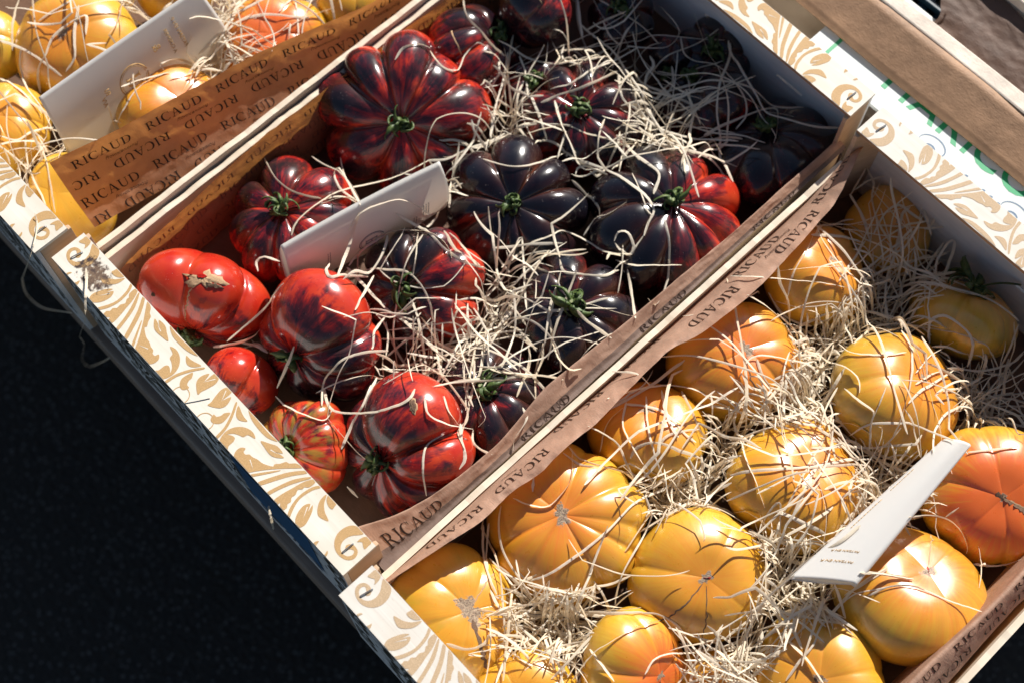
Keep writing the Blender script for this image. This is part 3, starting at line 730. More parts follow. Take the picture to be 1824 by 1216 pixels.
TOMS['R15'].crack([(200, 1.7), (240, 1.5), (280, 1.7), (320, 2.0)], .13, 'cork'); TOMS['R15'].crack([(60, 1.2), (100, 1.35), (130, 1.6)], .05, 'cork')
TOMS['R14'].crack([(200, 1.2), (225, 1.15), (240, 1.2)], .05, 'cork')

YEL = {
# key: (bounds, A, p, flare, green, scar, label, kwargs)
'Y1': ([40, 100, 170, 220, 290, 340], 0.062, .8, .75, .35, .018, 'yellow tomato with a bright reflection next to the left lining, third from the far end', {}),
'Y2': ([20, 80, 140, 210, 262, 320], 0.074, .8, 1.0, .6, .030, 'orange flushed tomato with a red split below its scar, at the left lining', {}),
'Y3': ([50, 120, 200, 260, 330], 0.062, .8, .8, .3, .028, 'smaller yellow tomato laced with thin strands between the lining and the centre', {}),
'Y4': ([-8, 28, 72, 140, 205, 238, 300, 335], 0.105, .6, .8, .35, .030, 'widest yellow tomato, cushion shaped, with brown cork scar and one long strand across it', dict(amps=[.06, -.05, .03, .02, .04, .02, .06, -.02])),
'Y5': ([60, 170, 250, 322], 0.062, .8, .55, .3, .022, 'smooth round yellow tomato with two thin cracks running down from its scar', {}),
'Y6': ([30, 90, 160, 230, 300], 0.050, .8, .7, .45, .020, 'yellow tomato in the middle of the crate with crossed strands over a red pit', {}),
'Y7': ([20, 110, 190, 255, 310], 0.056, .8, .75, .9, .016, 'large greenish yellow tomato above the folded card with strands across it', {}),
'Y8': ([35, 100, 160, 222, 275, 330], 0.081, .6, 1.9, .3, .012, 'orange red streaked tomato with a long corky slit at the right edge', {}),
'Y9': ([45, 130, 205, 290], 0.056, .8, .9, .5, .022, 'big golden tomato with a red pit in its scar beneath the folded card', {}),
'Y10': ([15, 70, 140, 200, 262, 318], 0.074, .6, .4, .95, .055, 'yellow green tomato with a star shaped cork scar in the near left corner', dict(amps=[.0, .05, .03, 0, .06, -.04])),
'Y11': ([30, 120, 210, 300], 0.074, .8, .5, .2, .02, 'golden tomato cut off by the bottom edge, next to the front rail', {}),
'Y12': ([30, 100, 170, 240, 310], 0.074, .8, 1.3, .2, .02, 'orange tomato with a pink sheen at the bottom edge', {}),
'Y13': ([10, 80, 150, 230, 310], 0.087, .7, .5, .4, .02, 'pale yellow tomato at the bottom edge with strands fanned over it', {}),
'Y14': ([10, 60, 120, 180, 240, 300], 0.087, .7, .3, 1.0, 0, 'olive yellow tomato in shade by the far wall, with a long spidery calyx', {}),
'Y15': ([10, 70, 140, 200, 270, 320], 0.062, .8, .5, .6, .02, 'shaded brownish yellow tomato in the far left corner behind tangled strands', {}),
'Y16': ([0, 90, 180, 270], 0.062, .8, .4, .2, 0, 'small yellow tomato low down under wood wool at the bottom edge', {}),
'Z1': ([20, 90, 160, 240, 300], 0.074, .7, 1.2, .35, .024, 'large yellow tomato behind the upper left card with an orange flare', {}),
'Z2': ([0, 80, 160, 250], 0.074, .7, .3, .9, 0, 'greenish tomato at the upper left picture edge', {}),
'Z3': ([0, 70, 150, 230, 300], 0.074, .7, .9, .3, .02, 'yellow tomato at the left picture edge with a white reflection', {}),
'Z4': ([0, 80, 160, 250], 0.062, .7, .3, .2, 0, 'golden tomato behind the end of the printed brown lining', {}),
'Z5': ([0, 70, 150, 230, 300], 0.087, .7, 1.6, .2, .0, 'orange tomato between the upper left card and the brown lining', {}),
'Z6': ([0, 60, 120, 180, 240, 300], 0.099, .7, 2.6, .1, .0, 'shaded orange red tomato under the upper wood wool tuft', {}),
'Z7': ([0, 90, 180, 270], 0.062, .7, .4, .8, 0, 'greenish yellow tomato just showing at the top edge behind the card', {}),
'Z8': ([0, 90, 180, 270], 0.062, .7, .4, .8, 0, 'dim olive tomato at the top edge beyond the shaded orange one', {}),
'Z9': ([0, 90, 180, 270], 0.062, .7, .5, .5, 0, 'yellow tomato mostly above the top edge at the far left', {}),
}
for i, (k, (bd, A, p, flare, grn, scar, lab, kw)) in enumerate(YEL.items()):
    T_ = Tom(k, bd, A, p, i + 51, dimple=.14 if k != 'Y14' else .2, **kw); TOMS[k] = T_
    T_.build('yellow_tomato', M['yellow'], lab, 'tomato', GY if k[0] == 'Y' else GZ, flare * (.9 if k[0] == 'Y' else .5), None, 0, green=grn, scar=scar)
TOMS['Y14'].calyx(R=2.1, n=10, stemh=.5, curl=.5, up=.05)
TOMS['Y5'].crack([(235, .07), (228, .5), (222, .95), (225, 1.2)], .045); TOMS['Y5'].crack([(268, .08), (270, .6), (266, 1.2)], .03, 'cork_dark')
TOMS['Y5'].patch(0, .01, .18, .18, 'flesh', 'red_pit', off=.01)
TOMS['Y6'].patch(0, .01, .22, .34, 'flesh', 'red_pit', off=.01, rot=.3)
TOMS['Y9'].patch(90, .02, .2, .24, 'flesh', 'red_pit', off=.015); TOMS['Y9'].crack([(78, .08), (74, .35), (72, .8)], .04, 'cork')
TOMS['Y10'].crack([(285, .1), (288, .45), (290, .85)], .13); TOMS['Y10'].crack([(60, .1), (58, .5), (55, .8)], .04, 'cork'); TOMS['Y10'].crack([(5, .1), (-4, .5)], .07, 'cork')
TOMS['Y8'].crack([(150, .10), (150, .004), (-30, .004), (-32, .25), (-36, .5)], .17, 'cork_dark'); TOMS['Y8'].crack([(-26, .06), (-29, .3), (-31, .6)], .08, 'cork', off=.03)
TOMS['Y2'].crack([(265, .1), (278, .5), (290, .7)], .05, 'cork_dark')
TOMS['Y12'].crack([(265, .05), (268, .4)], .07); TOMS['Y13'].crack([(20, .03), (200, .05)], .1); TOMS['Y1'].crack([(120, .04), (128, .3)], .03)

# ------------------------------------------------------------------ serif lettering as outlines (unit cap height)
def ell(cx, cy, rx, ry, a0, a1, n=14): return [(cx + rx * math.cos((a0 + (a1 - a0) * i / n) * D2R), cy + ry * math.sin((a0 + (a1 - a0) * i / n) * D2R)) for i in range(n + 1)]
def ibeam(x, w_=.15, s_=.10): return [(x - s_, 0), (x + w_ + s_, 0), (x + w_ + s_, .045), (x + w_, .075), (x + w_, .925), (x + w_ + s_, .955), (x + w_ + s_, 1), (x - s_, 1), (x - s_, .955), (x, .925), (x, .075), (x - s_, .045)]
GLY = {
'R': (.98, [ibeam(.12), [(.26, 1)] + ell(.42, .735, .30, .265, 90, -90) + [(.26, .47), (.26, .525)] + ell(.40, .735, .16, .21, -90, 90) + [(.26, .945)], [(.40, .49), (.55, .50), (.86, .06), (.98, .045), (.98, 0), (.74, 0)]]),
'I': (.42, [ibeam(.12)]),
'C': (.92, [ell(.50, .5, .46, .52, 42, 318, 26) + ell(.54, .5, .32, .46, 312, 48, 26), [(.82, .98), (.80, .70), (.86, .70), (.86, .98)]]),
'A': (.98, [[(.44, 1.02), (.54, 1.02), (.90, .05), (.70, .05)], [(.43, .99), (.47, .88), (.19, .05), (.12, .05)], [(.27, .33), (.59, .33), (.575, .385), (.285, .385)], [(.0, 0), (.32, 0), (.32, .045), (.0, .045)], [(.58, 0), (1.02, 0), (1.02, .045), (.58, .045)]]),
'U': (.98, [[(.14, .95), (.14, .32)] + ell(.48, .30, .34, .32, 180, 360) + [(.82, .95), (.76, .95), (.76, .32)] + ell(.52, .31, .24, .25, 360, 180) + [(.28, .95)], [(.02, .955), (.40, .955), (.40, 1), (.02, 1)], [(.66, .955), (.94, .955), (.94, 1), (.66, 1)]]),
'D': (1.0, [ibeam(.12), [(.26, 1)] + ell(.42, .5, .50, .5, 90, -90, 20) + [(.26, 0), (.26, .05)] + ell(.42, .5, .34, .45, -90, 90, 20) + [(.26, .95)]]),
}
def word(txt='RICAUD', h=.8, track=.07):
    x = 0; out = []
    for ch in txt:
        w_, polys = GLY[ch]
        for P in polys: out.append([((x + q[0]) * h, q[1] * h) for q in P])
        x += w_ + track
    return out, (x - track) * h
def font_tris(txt, size, shear=0, bold=0, align='CENTER'):
    """outline of the built-in font as flat triangles"""
    cu = bpy.data.curves.new('t', 'FONT'); cu.body = txt; cu.size = size; cu.shear = shear; cu.offset = bold; cu.align_x = align
    cu.resolution_u = 4
    o = bpy.data.objects.new('t', cu); COL.objects.link(o); dg = bpy.context.evaluated_depsgraph_get()
    me = bpy.data.meshes.new_from_object(o.evaluated_get(dg))
    polys = [[(me.vertices[i].co.x, me.vertices[i].co.y) for i in p.vertices] for p in me.polygons]
    bpy.data.objects.remove(o); bpy.data.curves.remove(cu); bpy.data.meshes.remove(me)
    return polys
PROV = font_tris('Provence', .34, .6)
def stamp(mb, sf, items, mi=1, off=.03, lim=None, hint=Vector((.2, -.1, 1))):
    """items: (polygons, u, v, angle deg, flip); writes on surface sf(u, v)"""
    k = 0
    for polys, u0, v0, an, fl in items:
        c, s_ = math.cos(an * D2R), math.sin(an * D2R)
        for P in polys:
            pts = []; ok = True; kk = off + .0012 * (k % 12); k += 1
            for (x, y) in P:
                if fl: x = -x
                u, v = u0 + c * x - s_ * y, v0 + s_ * x + c * y
                if lim and not (lim[0] <= u <= lim[1] and lim[2] <= v <= lim[3]): ok = False; break
                p = Vector(sf(u, v)); e = .05
                nn = (Vector(sf(u + e, v)) - p).cross(Vector(sf(u, v + e)) - p).normalized()
                if nn.dot(hint) < 0: nn = -nn
                pts.append(p + nn * kk)
            if ok and len(pts) > 2: mb.poly(pts, mi)

from mathutils import noise as mnoise
def interp(keys, y):
    ys = [k[0] for k in keys]
    out = []
    for j in range(1, len(keys[0])): out.append(float(np.interp(y, ys, [k[j] for k in keys])))
    return out
def sm_interp(keys, y, w_=.8):
    a_ = [interp(keys, y + d) for d in (-w_, -w_ / 2, 0, w_ / 2, w_)]
    return [sum(q[j] for q in a_) / 5 for j in range(len(a_[0]))]
def crumple(u, v, seed, amp):
    p = Vector((u * .22 + seed * 7.1, v * .5, seed))
    n1 = mnoise.noise(p); n2 = 1 - abs(mnoise.noise(p * 2.6)) * 2; n3 = 1 - abs(mnoise.noise(Vector((u * .9 + v * .7 + seed, v * 1.1 - u * .3, seed)))) * 2
    return amp * (n1 * 1.2 + n2 * .45 + n3 * .28)
def sheet(name, sf, u0, u1, v0, v1, mats, nu=220, nv=26, stamps=(), parent=None, label=None, hint=Vector((.2, -.1, 1)), lim=None, off=.03, cat='lining', group=None, tail=None):
    mb = MB(); V = []; F_ = []
    for i in range(nu + 1):
        for j in range(nv + 1): V.append(sf(u0 + (u1 - u0) * i / nu, v0 + (v1 - v0) * j / nv))
    for i in range(nu):
        for j in range(nv): b = i * (nv + 1) + j; F_.append((b, b + nv + 1, b + nv + 2, b + 1))
    mb.add(V, F_, 0)
    if tail:
        for q_ in range(len(mb.m)):
            if v0 + (v1 - v0) * ((q_ % nv) + .5) / nv > tail[0]: mb.m[q_] = tail[1]
    for (items, mi) in stamps: stamp(mb, sf, items, mi, off, lim or (u0 + .1, u1 - .1, v0 + .05, v1 - .05), hint)
    o = mb.build(name, mats, parent, smooth=True)
    if label: tag(o, label, cat, group)
    return o
W6, WL = word('RICAUD', .80)
W6 = [[(x - WL / 2, (y - .4) * .80) for x, y in P] for P in W6]
PV = [[(x + .55, y - .78) for x, y in P] for P in PROV]
GL = 'brown paper linings standing along the crate walls'

# crate 1, right lining: rises off the wall and leans back over the yellow tomatoes. v = cm down from its upper edge
K_top = [(0, -6.1, .7), (4.54, -5.47, .75), (8.9, -4.5, .7), (14.7, -3.77, .3), (20.7, -3.28, -.5), (25.1, -2.5, -1.1), (30.4, -1.6, -1.9), (40, -1.4, -2.7), (50, -1.3, -3.3)]
def P1(u, v):
    tx, tz = sm_interp(K_top, u); bx, bz = -1.0 + .004 * u, -4.3
    L = math.hypot(tx - bx, tz - bz); t = v / L
    cr = crumple(u, v, 1.3, .22) * min(1, t * 3 + .5)
    bow = -.55 * math.sin(math.pi * min(1, max(0, t)))
    nx, nz = (tz - bz) / L, -(tx - bx) / L
    x = tx + (bx - tx) * t + nx * (cr + bow); z = tz + (bz - tz) * t + nz * (cr + bow)
    return (x, u - .35 * (t - 0) + (0.0), z)
it1 = []
for r_ in range(4):
    for k in range(9):
        uc = 7.6 + 5.7 * k + (2.85 if r_ % 2 == 1 else 0) - .45 * r_ - 5.7
        v_ = 1.0 + 1.42 * r_
        fl = r_ % 2
        # letters upright towards the leaning edge (v decreases upwards)
        it1.append(([[(x, -y) for x, y in P] for P in W6] + [[(x, -y) for x, y in P] for P in PV] if not fl else [[(-x, y) for x, y in P] for P in W6] + [[(-x, y) for x, y in P] for P in PV], uc, v_, 0, 0))
sheet('paper_lining', P1, 4.2, 49.5, 0, 5.6, [M['kraft_thin'], M['black_ink']], 260, 30, [(it1, 1)], label='brown printed lining leaning over the upper left crate, rows of RICAUD lettering in full view', group=GL, lim=(4.35, 49, .1, 6.0), cat='paper lining')

# crate 2, left lining hanging inside the wall; its upper edge dips towards the front
K_edge = [(0, -7.2), (3.4, -5.5), (5.1, -4.4), (8.4, -3.75), (12.7, -3.3), (17.8, -3.2), (24.2, -3.4), (34.5, -3.9), (50, -4.0)]
def P2(u, v):
    z0 = sm_interp(K_edge, u)[0]
    x = .78 + .16 * v ** .9 * .9 + crumple(u, v, 4.4, .14) + .45 * math.exp(-((u - 9) / 5) ** 2) * math.exp(-v / 2.2)
    return (x, u, z0 - v * .97)
it2 = []
for r_ in range(4):
    for k in range(9):
        uc = 6 + 5.7 * k + (2.85 if r_ % 2 else 0); v_ = 1.0 + 1.42 * r_
        it2.append((([[(-x, -y) for x, y in P] for P in W6] if r_ % 2 == 0 else [[(x, y) for x, y in P] for P in W6]), uc, v_, 0, 0))
sheet('paper_lining', P2, .5, 49.9, 0, 6.0, [M['kraft_thin'], M['faint_ink']], 240, 24, [(it2, 1)], label='brown lining on the left inner wall of the middle crate, mostly in shade', hint=Vector((1, 0, .3)), group=GL, cat='paper lining')

# crate 2, right lining: crest leans inwards, the fold drops back over the wall top
K_crest = [(.5, 26.5, -3.2), (3.1, 27.5, -3.1), (5.4, 28.75, -2.75), (7.5, 29.25, -2.8), (10.2, 29.55, -3.0), (13.9, 29.65, -3.05), (18.6, 28.95, -2.9), (26.3, 29.4, -3.1), (36.5, 29.75, -3.2), (41.3, 29.75, -3.2), (45.1, 29.85, -3.2), (50, 29.6, -4)]
def P2R(u, v):
    cx, cz = sm_interp(K_crest, u)
    # v<0: inside the crate; 0..1.3 lit outer face; beyond: laid on the wall top
    if v < 0:
        x, z = cx + .35 * v * .3 + .05 * v, cz + v
    else:
        ex, ez = 30.30, -3.80; L = math.hypot(ex - cx, ez - cz); t = v / 1.5
        x = cx + (ex + .25 - cx) * min(t, 1.25); z = cz + (ez - cz) * min(1, t * 1.15) - .25 * max(0, t - 1) ** 1
    cr = crumple(u * 1.2, v * 1.4, 8.2, .17)
    return (x + cr * .4, u, z + cr * .55 * (1 if v < 1.2 else .3))
it3 = []
for k in range(9):
    uc = 5.9 + 5.7 * k
    if k > 0 and k % 2: continue
    it3.append(([[(x * 1.0, -y * (.95 if k == 0 else .8)) for x, y in P] for P in W6], uc, .78 if k == 0 else 1.3, -2 if k == 0 else 0, 0))
sheet('paper_lining', P2R, 2.4, 47.8, -5.5, 1.62, [M['kraft'], M['black_ink'], M['kraft_dark']], 260, 60, tail=(1.02, 2), stamps=[(it3, 1)], label='narrow folded lining along the right wall of the middle crate, RICAUD near its end', group=GL, lim=(2.5, 47, .02, 1.6), cat='paper lining')

# crate 3, left lining: bows out over the yellow tomatoes in full sun
K3 = [(1.2, 31.7, -1.6), (2.23, 32.0, -1.3), (6.07, 32.63, -1.3), (8.78, 33.14, -1.3), (11.85, 33.09, -1.3), (13.47, 33.44, -1.3), (16.15, 33.26, -1.3), (18.73, 33.53, -1.3), (23.37, 33.27, -1.3), (25.96, 33.17, -1.3), (28.2, 33.9, -1.3), (31.96, 34.17, -1.3), (34.77, 34.24, -1.3), (39.14, 33.89, -1.3), (42.3, 33.58, -1.3), (46.67, 32.0, -1.2), (48, 31.8, -2)]
def P3(u, v):
    ex, ez = sm_interp(K3, u, .6); k_ = float(np.interp(u, (14, 23, 42, 46), (0, 1, 1, .3))); bx, bz = 31.42 - .004 * u + .22 * k_, -3.35 - .75 * k_
    t = v   # 0 at the wall, 1 at the free edge, negative: down inside along the wall
    if t < 0: return (31.5 + .2 * k_ + crumple(u, v, 2.2, .05), u, bz + t * 4)
    cr = crumple(u * 1.2, v * 2.4, 12.5, .27) * (.25 + t)
    bow = .45 * math.sin(math.pi * t)
    return (bx + (ex - bx) * t + cr * .35 - bow * .25, u, bz + (ez - bz) * t + cr * .9 + bow)
def vw(P, wd_): return P
it4 = []
W7 = [[(x * 1.0, y / 2.75) for x, y in P] for P in W6]; PV7 = [[(x, y / 2.75) for x, y in P] for P in PV]
for uc, vc, up_ in ((13.0, .62, 0), (7.3, .60, 0), (18.9, .22, 0), (24.6, .14, 0), (30.6, .62, 0), (36.0, .34, 1), (38.9, .72, 0), (44, .5, 1)):
    pol = W7 + (PV7 if uc in (13.0, 36.0, 38.9) else [])
    it4.append((([[(-x, y) for x, y in P] for P in pol] if not up_ else [[(x, -y) for x, y in P] for P in pol]), uc, vc, 0, 0))
sheet('paper_lining', P3, 1.8, 47.2, -1.0, 1.0, [M['kraft'], M['black_ink']], 280, 34, [(it4, 1)], label='sunlit wrinkled lining bowing over the yellow tomatoes between the middle and right crates', group=GL, lim=(1.9, 47, .0, .985), cat='paper lining')

# crate 3, right lining at the lower right corner
def P4(u, v):
    tx, tz = 58.75 + .03 * (u - 21) + .1 * math.sin(u * .5), -1.6; bx, bz = 60.45, -3.5
    t = v / 2.9; cr = crumple(u, v, 19.5, .12)
    if v < 0: return (tx + .08 * v, u, tz + v)
    return (tx + (bx - tx) * t + cr * .5, u, tz + (bz - tz) * t + cr * .6 + .3 * math.sin(math.pi * t))
it5 = []
for r_ in range(2):
    for k in range(9):
        it5.append((([[(-x, y) for x, y in P] for P in W6] if r_ else [[(x, -y) for x, y in P] for P in W6]), 4 + 5.7 * k + 2.4 * r_, .75 + 1.3 * r_, 0, 0))
sheet('paper_lining', P4, 1.0, 46.5, -5.0, 2.9, [M['card_dark'] if False else M['kraft'], M['black_ink']], 240, 26, [(it5, 1)], label='brown lining at the lower right corner inside the outer wall of the right crate', group=GL, lim=(1.2, 46, .05, 2.85), cat='paper lining')

# ------------------------------------------------------------------ white cards
def card_obj(name, sfs, label, ink=None, stamps=(), hint=Vector((.9, -.2, .4)), nu=60, nv=20, group='white cards stuck upright among the tomatoes'):
    root = None
    for q, (sf, rng_) in enumerate(sfs):
        o = sheet('card_leaf' if q else name, sf, *rng_, [M['card'], ink or M['grey_text']], nu, nv, stamps if q == 0 else (), hint=hint, off=.02, parent=root)
        if q == 0: root = o; tag(o, label, 'card', group)
        sol = o.modifiers.new('thick', 'SOLIDIFY'); sol.thickness = .014 * S; sol.offset = -1 if False else 0
    return root
def lerp3(a_, b_, t): return [a_[i] + (b_[i] - a_[i]) * t for i in range(3)]
def quad3(a_, b_, c_, t): return [(1 - t) * (1 - 2 * t) * a_[i] + 4 * t * (1 - t) * b_[i] + t * (2 * t - 1) * c_[i] for i in range(3)]
def C2(u, v):
    T_ = quad3((9.53, 12.03, -1.0), (10.70, 18.14, -.95), (12.2, 24.42, -1.0), u); B_ = quad3((9.89, 11.46, -6.6), (11.5, 17.28, -6.9), (12.9, 24.3, -6.6), u)
    p = lerp3(T_, B_, v); bow = .75 * math.sin(math.pi * v ** .8)
    return (p[0] + bow * .95, p[1] - bow * .2, p[2] + bow * .15)
def C2b(u, v):
    p = C2(u, v); bow = 1.35 * math.sin(math.pi * v ** .9); return (p[0] - bow - .04, p[1] + bow * .25, p[2])
def lines(n, wd_, h, x0=0.0, y0=0.0, gap=.19, jit=.15):
    out = []
    for r_ in range(n):
        x = 0; L = wd_ * (1 - jit * rng.random())
        while x < L:
            l = rng.uniform(.09, .3)
            yy = y0 + r_ * gap
            out.append([(x0 + x, yy), (x0 + x + l, yy), (x0 + x + l, yy + h), (x0 + x, yy + h)]); x += l + .06
    return out
def scaled(P, su, sv): return [[(x * su, y * sv) for x, y in q] for q in P]
cu = 1 / 12.8; cv_ = 1 / 5.6
seal = [ell(0, 0, 1.0, 1.0, 0, 350, 40) + ell(0, 0, .93, .93, 350, 0, 40), ell(0, 0, .86, .86, 5, 355, 40) + ell(0, 0, .83, .83, 355, 5, 40)]
bigR = [[(x * 1.15 - .45, y * 1.15 - .57) for x, y in P] for P in GLY['R'][1]]
rot90 = lambda P: [[(-y, x) for x, y in q] for q in P]
card2 = card_obj('folded_card', [(C2, (0, 1, 0, 1)), (C2b, (0, 1, 0, .93))], 'white folded card standing between the red tomatoes of the middle crate', M['grey_text'],
    [([(scaled(rot90(lines(2, 1.6, .045, 0, 0)), cu, cv_), .27, .46, 0, 0), (scaled(rot90(lines(2, 1.2, .045, 0, 0)), cu, cv_), .81, .70, 0, 0), (scaled(rot90(lines(3, 1.5, .045, 0, 0)), cu, cv_), .88, .50, 0, 0),
      (scaled(seal, cu, cv_ * .9), .53, .66, 0, 0), (scaled(rot90(bigR), cu * .8, cv_ * .7), .53, .66, 0, 0)], 1)])
def C1(u, v):
    T_ = quad3((-10.81, 6.89, 0), (-10.62, 13.9, .05), (-10.4, 21.0, 0), u); B_ = quad3((-8.6, 6.1, -6.2), (-8.55, 13, -6.3), (-8.3, 21.6, -6.2), u)
    p = lerp3(T_, B_, v); bow = .55 * math.sin(math.pi * v); return (p[0] + bow, p[1], p[2] + bow * .4)
cu = 1 / 14.2; cv_ = 1 / 6.6
LT = lambda s_, z: font_tris(s_, z)
card1 = card_obj('upright_card', [(C1, (0, 1, 0, 1))], 'white card with a gold round seal standing in the upper left crate', M['gold_text'],
    [([(scaled(seal, cu * 1.2, cv_ * 1.2), .49, .47, 0, 0), (scaled(rot90(bigR), cu, cv_), .49, .47, 0, 0),
       (scaled(rot90([[(x, -y) for x, y in P] for P in LT('RI', .62)]), cu, -cv_), .32, .40, 0, 0), (scaled(rot90([[(x, -y) for x, y in P] for P in LT('A/V', .5)]), cu, -cv_), .29, .49, 0, 0),
       (scaled(rot90([[(x, -y) for x, y in P] for P in LT('&', .9)]), cu, -cv_), .64, .30, 0, 0),
       (scaled(rot90([[(x, -y) for x, y in P] for P in LT('PAYSAN EN P.', .42)]), cu, -cv_), .79, .30, 0, 0), (scaled(rot90([[(x, -y) for x, y in P] for P in LT('A CUISINER', .40)]), cu, -cv_), .73, .33, 0, 0)], 1)])
# folded card lying on edge in crate 3: upper leaf, fold to the lower right, lower leaf tucked under
F0, F1 = (52.15, 22.75, -.5), (51.35, 35.1, -.5)
def C3(u, v):      # v 0 far edge .. 1 fold .. then under
    f = lerp3(F0, F1, u); g_ = lerp3((49.2, 20.6, -1.9), (50.0, 34.4, -1.1), u)
    if v <= 1:
        p = lerp3(g_, f, v); b_ = .35 * math.sin(math.pi * v); return (p[0], p[1], p[2] + b_)
    a_ = (v - 1); ang = min(1, a_ / .25) * math.pi
    r_ = .16 + .12 * (1 - u)
    if a_ <= .25: return (f[0] + r_ * math.sin(ang), f[1], f[2] - r_ * (1 - math.cos(ang)))
    t = (a_ - .25) / .75; h = lerp3((49.15, 20.5, -2.2), (49.95, 34.4, -1.5), u)
    return (f[0] + (h[0] - f[0]) * t, f[1] + (h[1] - f[1]) * t, f[2] - 2 * r_ + (h[2] - f[2] + 2 * r_) * t - .35 * math.sin(math.pi * t) * (1.2 - u * .6))
cu = 1 / 12.6; cv_ = 1 / 3.0
PL = [[(x, y) for x, y in P] for P in LT('PAYSAN EN P.', .27)]
card3 = card_obj('folded_card', [(C3, (0, 1, 0, 2))], 'white folded card lying on edge across the yellow tomatoes of the right crate', M['gold_text'],
    [([(scaled(rot90(PL), cu, -cv_), .13, .45, 0, 0), (scaled(rot90(PL), cu * .9, -cv_ * .9), .20, .42, 0, 0), (scaled(lines(1, 2.6, .05), cu, cv_), .35, .10, 0, 0), (scaled(lines(1, 2.2, .05), cu, cv_), .62, .08, 0, 0)], 1)],
    nu=60, nv=90, hint=Vector((0, 0, 1)))

# ------------------------------------------------------------------ behind the crates: sign, cardboard box, plastic crate
sg = empty('produce_sign', (43, 57, -3.0))
tag(sg, 'white board with green capital letters lying behind the crates under the cardboard flap', 'sign')
t = MB(); t.box(-20.2, 24, -5.6, 3.6, -.35, 0.0); t.build('board', M['sign'], sg, bevel=.03)
xx = 0; LET = []
for ch in 'HARICOTS':
    P_ = font_tris(ch, 3.6, 0, .045, 'LEFT'); x0_ = min(q[0] for P in P_ for q in P); x1_ = max(q[0] for P in P_ for q in P)
    LET.append([[(x - x0_ + xx, y) for x, y in P] for P in P_]); xx += x1_ - x0_ + .32
sc_x = 17.6 / (xx - .32)
for P_ in LET:
    t = MB()
    for P in P_: t.poly([(x * sc_x - 13.9, y - 3.85, .012) for x, y in P])
    t.build('letter', M['green'], sg)
t = MB(); t.add([(-18.72, -4.75, .012), (-18.42, -4.75, .012), (-18.42, -1.2, .012), (-18.72, -1.2, .012)], [(0, 1, 2, 3)])
t.build('green_bar', M['green'], sg)
t = MB()
def pen(pts, w_=.05):
    for i in range(len(pts) - 1):
        a_ = np.array(pts[i]); b_ = np.array(pts[i + 1]); d = b_ - a_; nn = np.array([-d[1], d[0]]) / (np.linalg.norm(d) + 1e-9) * w_ * (.5 + .6 * math.sin(math.pi * i / (len(pts) - 1)))
        t.poly([(*(a_ - nn), .014 + .0004 * (i % 5)), (*(b_ - nn), .014 + .0004 * (i % 5)), (*(b_ + nn), .014 + .0004 * (i % 5)), (*(a_ + nn), .014 + .0004 * (i % 5))])
for dx in (0, 7.6):
    pen([(-8.3 + dx + 1.1 * math.cos(q * D2R) + .3, -5.05 + .75 * math.sin(q * D2R)) for q in range(190, -70, -12)])
    pen([(-8.0 + dx + .45 * math.cos(q * D2R), -5.35 + .3 * math.sin(q * D2R)) for q in range(170, 20, -20)], .07)
for (x, y) in ((-4.9, -5.35), (-3.3, -5.38), (-2.6, -5.4), (-1.9, -5.45)): pen([(x, y), (x + .12, y + .2), (x + .34, y + .24)], .06)
t.build('script', M['blue_pen'], sg)

bx = empty('cardboard_box', (34, 60, -18))
tag(bx, 'plain kraft cardboard box behind the crates, its flap sloping down onto the white sign', 'box')
def flapz(y): return 15.35 + (y + 6.05) * (1.55 / 3.6)
t = MB(); n_ = 30; V = []; F_ = []
for i in range(n_ + 1):
    x = -22 + 52 * i / n_
    for j in range(7):
        y = -6.05 + 3.6 * j / 6; V.append((x, y + .05 * math.sin(x * .3), flapz(y) + .05 * math.sin(x * .35 + j * .4)))
for i in range(n_):
    for j in range(6): b = i * 7 + j; F_.append((b, b + 7, b + 8, b + 1))
t.add(V, F_); fo = t.build('flap', M['card_board'], bx, smooth=True); q = fo.modifiers.new('thick', 'SOLIDIFY'); q.thickness = .38 * S; q.offset = -1
t = MB(); t.box(-22, 30, -2.42, -1.1, 0, 16.98); t.build('side', M['rim_sunlit'], bx, bevel=.12)
t = MB(); t.box(-22, 30, 5.0, 6.3, 0, 16.98); t.build('side', M['rim_sunlit'], bx, bevel=.12)
t = MB(); t.box(-22, -21, -1.05, 4.95, 0, 16.98); t.build('side', M['card_board'], bx, bevel=.12)
t = MB(); t.box(-20.9, 29.9, -1.0, 4.9, 0, .6); t.build('bottom', M['card_board'], bx)
def PW(u, v): return (27.9 + u * .98 - .05 * v + (.5 * math.sin(v * 1.7) if u < .5 else 0), 59.4 + v + .3 * math.sin(u * .6), -2.6 + .16 * v + crumple(u * 1.0, v * 1.0, 31, .16) - .05 * u)
sheet('brown_paper_sheet', PW, 0, 20, 0, 5.2, [M['card_dark']], 90, 30, label='crumpled dark brown paper sheet inside the cardboard box at the upper right corner', cat='paper')
pc = empty('plastic_tray', (20, 61.9, -9)); tag(pc, 'dark blue black slatted plastic tray inside the cardboard box', 'tray')
for k in range(10):
    t = MB(); t.box(-6 + k * 1.5, -5.2 + k * 1.5, -2.6, 2.6, 4, 5); t.build('slat', M['blue_plastic'], pc, bevel=.1)
t = MB(); t.box(-6.4, 9, -2.8, -2.62, 0, 5.6); t.build('tray_side', M['dark_plastic'], pc, bevel=.05)
t = MB(); t.box(-6.4, 9, -.25, .25, 5.02, 5.6); t.build('tray_rib', M['blue_plastic'], pc, bevel=.1)
t = MB(); t.box(-6.4, 9, -2.6, 2.6, 1, 1.5); t.build('tray_base', M['dark_plastic'], pc)
t = MB(); V = []; F_ = []; n_ = 24
